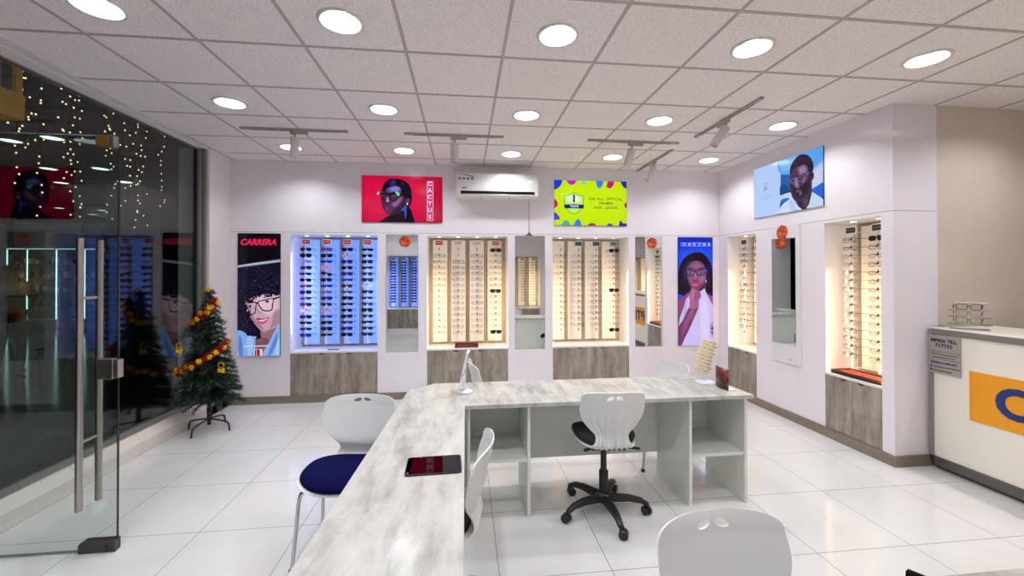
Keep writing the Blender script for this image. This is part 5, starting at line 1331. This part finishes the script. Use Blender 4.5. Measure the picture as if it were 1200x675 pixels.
for k, (xa, xb) in enumerate(((-12.98, -12.48), (-12.47, -11.74), (-11.72, -11.00), (-10.98, -10.42))):
    t = thing('glass_cabinet', 'lit glass cabinet, %s along the shop across the mall' % NTH[k], 'cabinet', (xa, 13.30, 0), 0, 'lit glass cabinets across the mall')
    w_ = xb - xa
    mb = MB(); mb.box(0, w_, 0, .42, 0, .25, .004); mb.box(0, w_, 0, .42, 2.28, 2.34, .004); mb.build('base', [mat('case_base', (120, 126, 124), 0.4)], t)
    mb = MB(); mb.box(.0, w_, .40, .42, .25, 2.28); mb.build('back', [mat('case_back', (58, 72, 72), 0.5)], t)
    mb = MB(); mb.box(.014, .034, .01, .03, .27, 2.27); mb.build('led_strip', [LEDW], t)
    mb = MB(); mb.box(.04, w_, -.006, .0, 2.285, 2.296); mb.build('led_strip', [LEDW], t)
    for z in (.65, 1.05, 1.45, 1.85):
        mb = MB(); mb.box(.02, w_ - .02, .03, .39, z, z + .012); mb.build('glass_shelf', [CASEG], t)
        mb = MB()
        for q in range(3):
            x = .12 + q * (w_ - .2) / 2.5; hh = rc.uniform(.06, .22)
            mb.mi = rc.randrange(3); mb.box(x, x + rc.uniform(.08, .16), .12, .26, z + .012, z + .012 + hh, .008)
        mb.build('stock', [mat('stock_dark', (40, 52, 54), 0.5), mat('stock_pale', (190, 200, 190), 0.5), mat('stock_tan', (150, 130, 96), 0.5)], t)['kind'] = 'stuff'
def mall_light(i, x, y, z, rr, k):
    t = thing('mall_lamp', 'round white ceiling lamp glowing in the dark mall beyond the glass', 'ceiling light', (x, y, z), 0, 'ceiling lamps of the mall')
    mb = MB(); mb.lathe([(rr, -.002), (rr * 1.12, -.03), (rr * 1.15, 0)], 24, cap=False); mb.build('trim_ring', [TRIMW], t)
    mb = MB(); mb.lathe([(.0001, -.012), (rr, -.012)], 24, cap=False); mb.build('lamp_lens', [mat('mall_lamp_lens', (255, 255, 255), .3, emit=(206, 250, 232), strength=5.0)], t)
ml = [(-8.84, 9.13), (-7.87, 8.87), (-10.25, 11.46), (-11.48, 13.2), (-8.98, 11.33), (-9.6, 12.9), (-6.9, 4.6), (-10.4, 3.6), (-6.6, 0.4), (-11.5, 7.2)]
for i, (x, y) in enumerate(ml): mall_light(i, x, y, 4.2, 0.16, 1)
for i, (x, y) in enumerate(((-12.4, 14.2), (-11.5, 14.6), (-12.6, 15.6), (-11.7, 16.2), (-10.8, 15.2), (-10.6, 16.4))): mall_light(i, x, y, 3.62, 0.13, 1)
# hanging strings of fairy lights
BULB = mat('fairy_bulb', (255, 230, 180), 0.4, emit=(255, 222, 160), strength=2.4)
sp = MB(); sp.sphere((0, 0, 0), .0082, 8, 6, (1, 1, 1.2)); bulb_me = sp.mesh('bulb', [BULB])
rf = random.Random(2)
for k, (y, zb, x) in enumerate(((4.69, 2.45, -4.5), (4.94, 2.15, -4.5), (5.10, 2.60, -4.4), (5.31, 2.20, -4.5), (5.50, 2.25, -4.6), (5.62, 2.9, -4.4), (5.85, 2.20, -4.5), (6.05, 2.45, -4.5), (6.24, 2.2, -4.5), (6.50, 2.25, -4.6), (6.72, 2.5, -4.5), (5.22, 3.0, -4.9))):
    t = thing('fairy_light_string', 'hanging string of warm fairy lights outside the shop glass', 'fairy lights', (x, y, zb), 0, 'fairy light strings outside the glass')
    top = 4.19 - zb; n = 15
    mb = MB(); mb.tube([(0, 0, 0), (0.01, 0.01, top / 2), (0, 0, top)], .0012, 4); mb.build('wire', [mat('wire_dark', (40, 38, 36), .6)], t)
    for q in range(n):
        z = top * 0.02 + (top * .80) * q / n + rf.uniform(-.03, .03)
        link('bulb', bulb_me, t, (rf.uniform(-.05, .05), rf.uniform(-.05, .05), z + rf.uniform(-.04, .04)))
# yellow sign box outside, over the entrance
t = thing('sign_box', 'yellow framed sign box hanging outside above the shop entrance', 'sign', (-3.12, 2.62, 2.62), 0)
YEL = mat('sign_yellow', (206, 146, 0), 0.4, emit=(206, 146, 0), strength=0.06)
mb = MB(); mb.box(-0.12, 0.12, -0.9, 0.57, 0.0, 0.175, 0.003); mb.build('yellow_panel', [YEL], t)
mb = MB(); mb.box(-0.11, 0.11, 0.525, 0.565, 0.175, 0.42, 0.002); mb.box(-0.11, 0.11, -0.9, 0.565, 0.40, 0.43, 0.002); mb.build('yellow_frame', [YEL], t)
mb = MB(); mb.box(-0.09, 0.09, -0.9, 0.455, 0.175, 0.40); mb.build('grey_panel', [mat('sign_grey', (120, 116, 104), 0.5)], t)
mb = MB(); mb.box(-0.08, 0.08, 0.455, 0.525, 0.175, 0.40); mb.build('dark_gap', [BLACK], t)
mb = MB(); mb.box(-0.30, 0.30, -0.35, 0.35, 0.0, 0.008, 0.003)
tag(mb.build('entrance_mat', [mat('mat_dark', (34, 36, 42), 0.9)], None, (-3.62, 4.16, 0.0), (0, 0, 0.1)), 'dark mat on the mall floor outside the glass', 'mat')
mb = MB(); mb.box(-0.30, 0.30, -0.02, 0.02, 0.0, 0.75, 0.004, RX_(-0.12)); mb.mi = 1; mb.box(-.27, .27, -.024, -.02, .05, .70, 0, RX_(-0.12))
tag(mb.build('poster_board', [DARKSTEEL, mat('poster_grey', (96, 108, 120), 0.4)], None, (-10.72, 13.25, 2.36), (0, 0, 0)), 'grey poster board standing on top of a lit cabinet across the mall', 'board')
mb = MB(); mb.box(-2.0, 0.0, 0, .12, 0, .62, 0.01)
tag(mb.build('fascia_board', [mat('maroon', (92, 22, 38), 0.5)], None, (-13.1, 13.25, 2.95)), 'dark maroon fascia board across the mall', 'fascia')

# ------------------------------------------------------------------ person walking in the mall
def skin_mesh(name, verts, edges, radii, material, root=0, sub=1):
    me = bpy.data.meshes.new(name); me.from_pydata([Vector(v) for v in verts], edges, [])
    o = bpy.data.objects.new('tmp', me); COL.objects.link(o)
    md = o.modifiers.new('s', 'SKIN'); md.use_smooth_shade = True
    lay = me.skin_vertices[0].data if me.skin_vertices else None
    if lay is None:
        return None
    for i, rr in enumerate(radii):
        lay[i].radius = rr if isinstance(rr, tuple) else (rr, rr)
        lay[i].use_root = (i == root)
    o.modifiers.new('u', 'SUBSURF').levels = sub; o.modifiers['u'].render_levels = sub
    dg = bpy.context.evaluated_depsgraph_get(); dg.update()
    out = bpy.data.meshes.new_from_object(o.evaluated_get(dg)); bpy.data.objects.remove(o)
    out.materials.clear(); out.materials.append(material); out.name = name
    return out
def ensure_skin(me_name, *a, **k): return skin_mesh(me_name, *a, **k)
# joints: walking towards +X (local), left = +Y
J = dict(pel=(0, 0, .93), sp=(.02, 0, 1.12), ch=(.04, 0, 1.33), nk=(.05, 0, 1.47), hd=(.07, 0, 1.58), ht=(.07, 0, 1.68),
         sl=(.04, .18, 1.40), el=(.10, .24, 1.14), wl=(.30, .20, 1.06), sr=(.04, -.18, 1.40), er=(.16, -.22, 1.14), wr=(.40, -.16, 1.05),
         hl=(0, .09, .90), kl=(.16, .10, .50), al=(.10, .10, .10), tl=(.24, .11, .04), hr=(0, -.09, .90), kr=(.02, -.10, .50), ar=(-.26, -.10, .20), tr=(-.16, -.11, .05))
keys = list(J); verts = [J[k] for k in keys]; ix = {k: i for i, k in enumerate(keys)}
ed = [('pel', 'sp'), ('sp', 'ch'), ('ch', 'nk'), ('nk', 'hd'), ('hd', 'ht'), ('ch', 'sl'), ('sl', 'el'), ('el', 'wl'), ('ch', 'sr'), ('sr', 'er'), ('er', 'wr'), ('pel', 'hl'), ('hl', 'kl'), ('kl', 'al'), ('al', 'tl'), ('pel', 'hr'), ('hr', 'kr'), ('kr', 'ar'), ('ar', 'tr')]
ra = dict(pel=(.15, .11), sp=(.13, .10), ch=(.15, .11), nk=.055, hd=(.085, .10), ht=(.06, .07), sl=.06, el=.043, wl=.028, sr=.06, er=.043, wr=.028, hl=.09, kl=.058, al=.040, tl=.036, hr=.09, kr=.058, ar=.040, tr=.036)
radii = [ra[k] for k in keys]
for side, wkey, ddir in (('l', 'wl', Vector((.9, -.1, -.1))), ('r', 'wr', Vector((.9, .1, -.1)))):
    w_ = Vector(J[wkey]); d = ddir.normalized(); pal = w_ + d * .06
    verts.append(tuple(pal)); radii.append((.035, .018)); pi_ = len(verts) - 1; ed.append((wkey, pi_))
    for q in range(5):
        off = Vector((0, 0, .03 - .015 * q)) if q < 4 else Vector((-.03, 0, .045))
        k1 = pal + d * .05 + off; k2 = k1 + d * (.03 if q < 4 else .015) + Vector((0, 0, -.025))
        for p in (k1, k2): verts.append(tuple(p)); radii.append(.0095)
        ed += [(pi_, len(verts) - 2), (len(verts) - 2, len(verts) - 1)]
edges = [(ix.get(a, a), ix.get(b, b)) for a, b in ed]
SKIN = mat('skin_dark', (74, 52, 42), 0.55)
def person_mesh(name, sel, grow, material):
    ids = [ix[k] for k in sel]; mp = {v: i for i, v in enumerate(ids)}
    e2 = [(mp[a], mp[b]) for a, b in edges if a in mp and b in mp]
    rr = []
    for k in sel:
        q = ra[k]; rr.append(tuple(v + grow for v in q) if isinstance(q, tuple) else q + grow)
    me = bpy.data.meshes.new(name)
    return skin2(name, [J[k] for k in sel], e2, rr, material)
def skin2(name, vs, es, rr, material):
    me = bpy.data.meshes.new(name); me.from_pydata([Vector(v) for v in vs], es, [])
    o = bpy.data.objects.new('tmp', me); COL.objects.link(o)
    md = o.modifiers.new('s', 'SKIN'); md.use_smooth_shade = True
    if not me.skin_vertices:
        bm = bmesh.new(); bm.from_mesh(me); bm.verts.layers.skin.verify(); bm.to_mesh(me); bm.free()
    for i, q in enumerate(rr):
        d = me.skin_vertices[0].data[i]; d.radius = q if isinstance(q, tuple) else (q, q); d.use_root = (i == 0)
    sb = o.modifiers.new('u', 'SUBSURF'); sb.levels = 1; sb.render_levels = 1
    dg = bpy.context.evaluated_depsgraph_get(); dg.update()
    out = bpy.data.meshes.new_from_object(o.evaluated_get(dg)); bpy.data.objects.remove(o)
    out.materials.clear(); out.materials.append(material); out.name = name
    return out
pe = thing('person', 'dark figure walking through the mall with forearms held forward', 'person', (-7.10, 7.35, 0), radians(-42))
link('body', skin2('body', verts, edges, radii, SKIN), pe)
link('jacket', person_mesh('jacket', ['ch', 'sp', 'pel', 'sl', 'el', 'sr', 'er'], .014, mat('jacket_dark', (34, 30, 34), .8)), pe)
link('trousers', person_mesh('trousers', ['pel', 'hl', 'kl', 'al', 'hr', 'kr', 'ar'], .013, mat('trousers_dark', (28, 27, 32), .8)), pe)
mb = MB(); mb.sphere((.05, 0, 1.645), .098, 14, 10, (1.02, .92, .80)); mb.build('hair', [mat('hair_black', (16, 13, 13), .7)], pe)
mb = MB()
for s in (-1, 1): mb.sphere((.158, s * .034, 1.60), .010, 8, 6); 
mb.sphere((.172, 0, 1.575), .016, 8, 6, (1, .7, 1.3)); mb.build('face_features', [mat('face_dark', (52, 34, 28), .5)], pe)
for s, k in ((1, 'tl'), (-1, 'tr')):
    q = J[k]; mb = MB(); mb.sphere((q[0] - .05, q[1], q[2] + .012), .05, 12, 8, (2.3, .9, .85)); mb.build('shoe', [mat('shoe_grey', (66, 60, 58), .6)], pe)
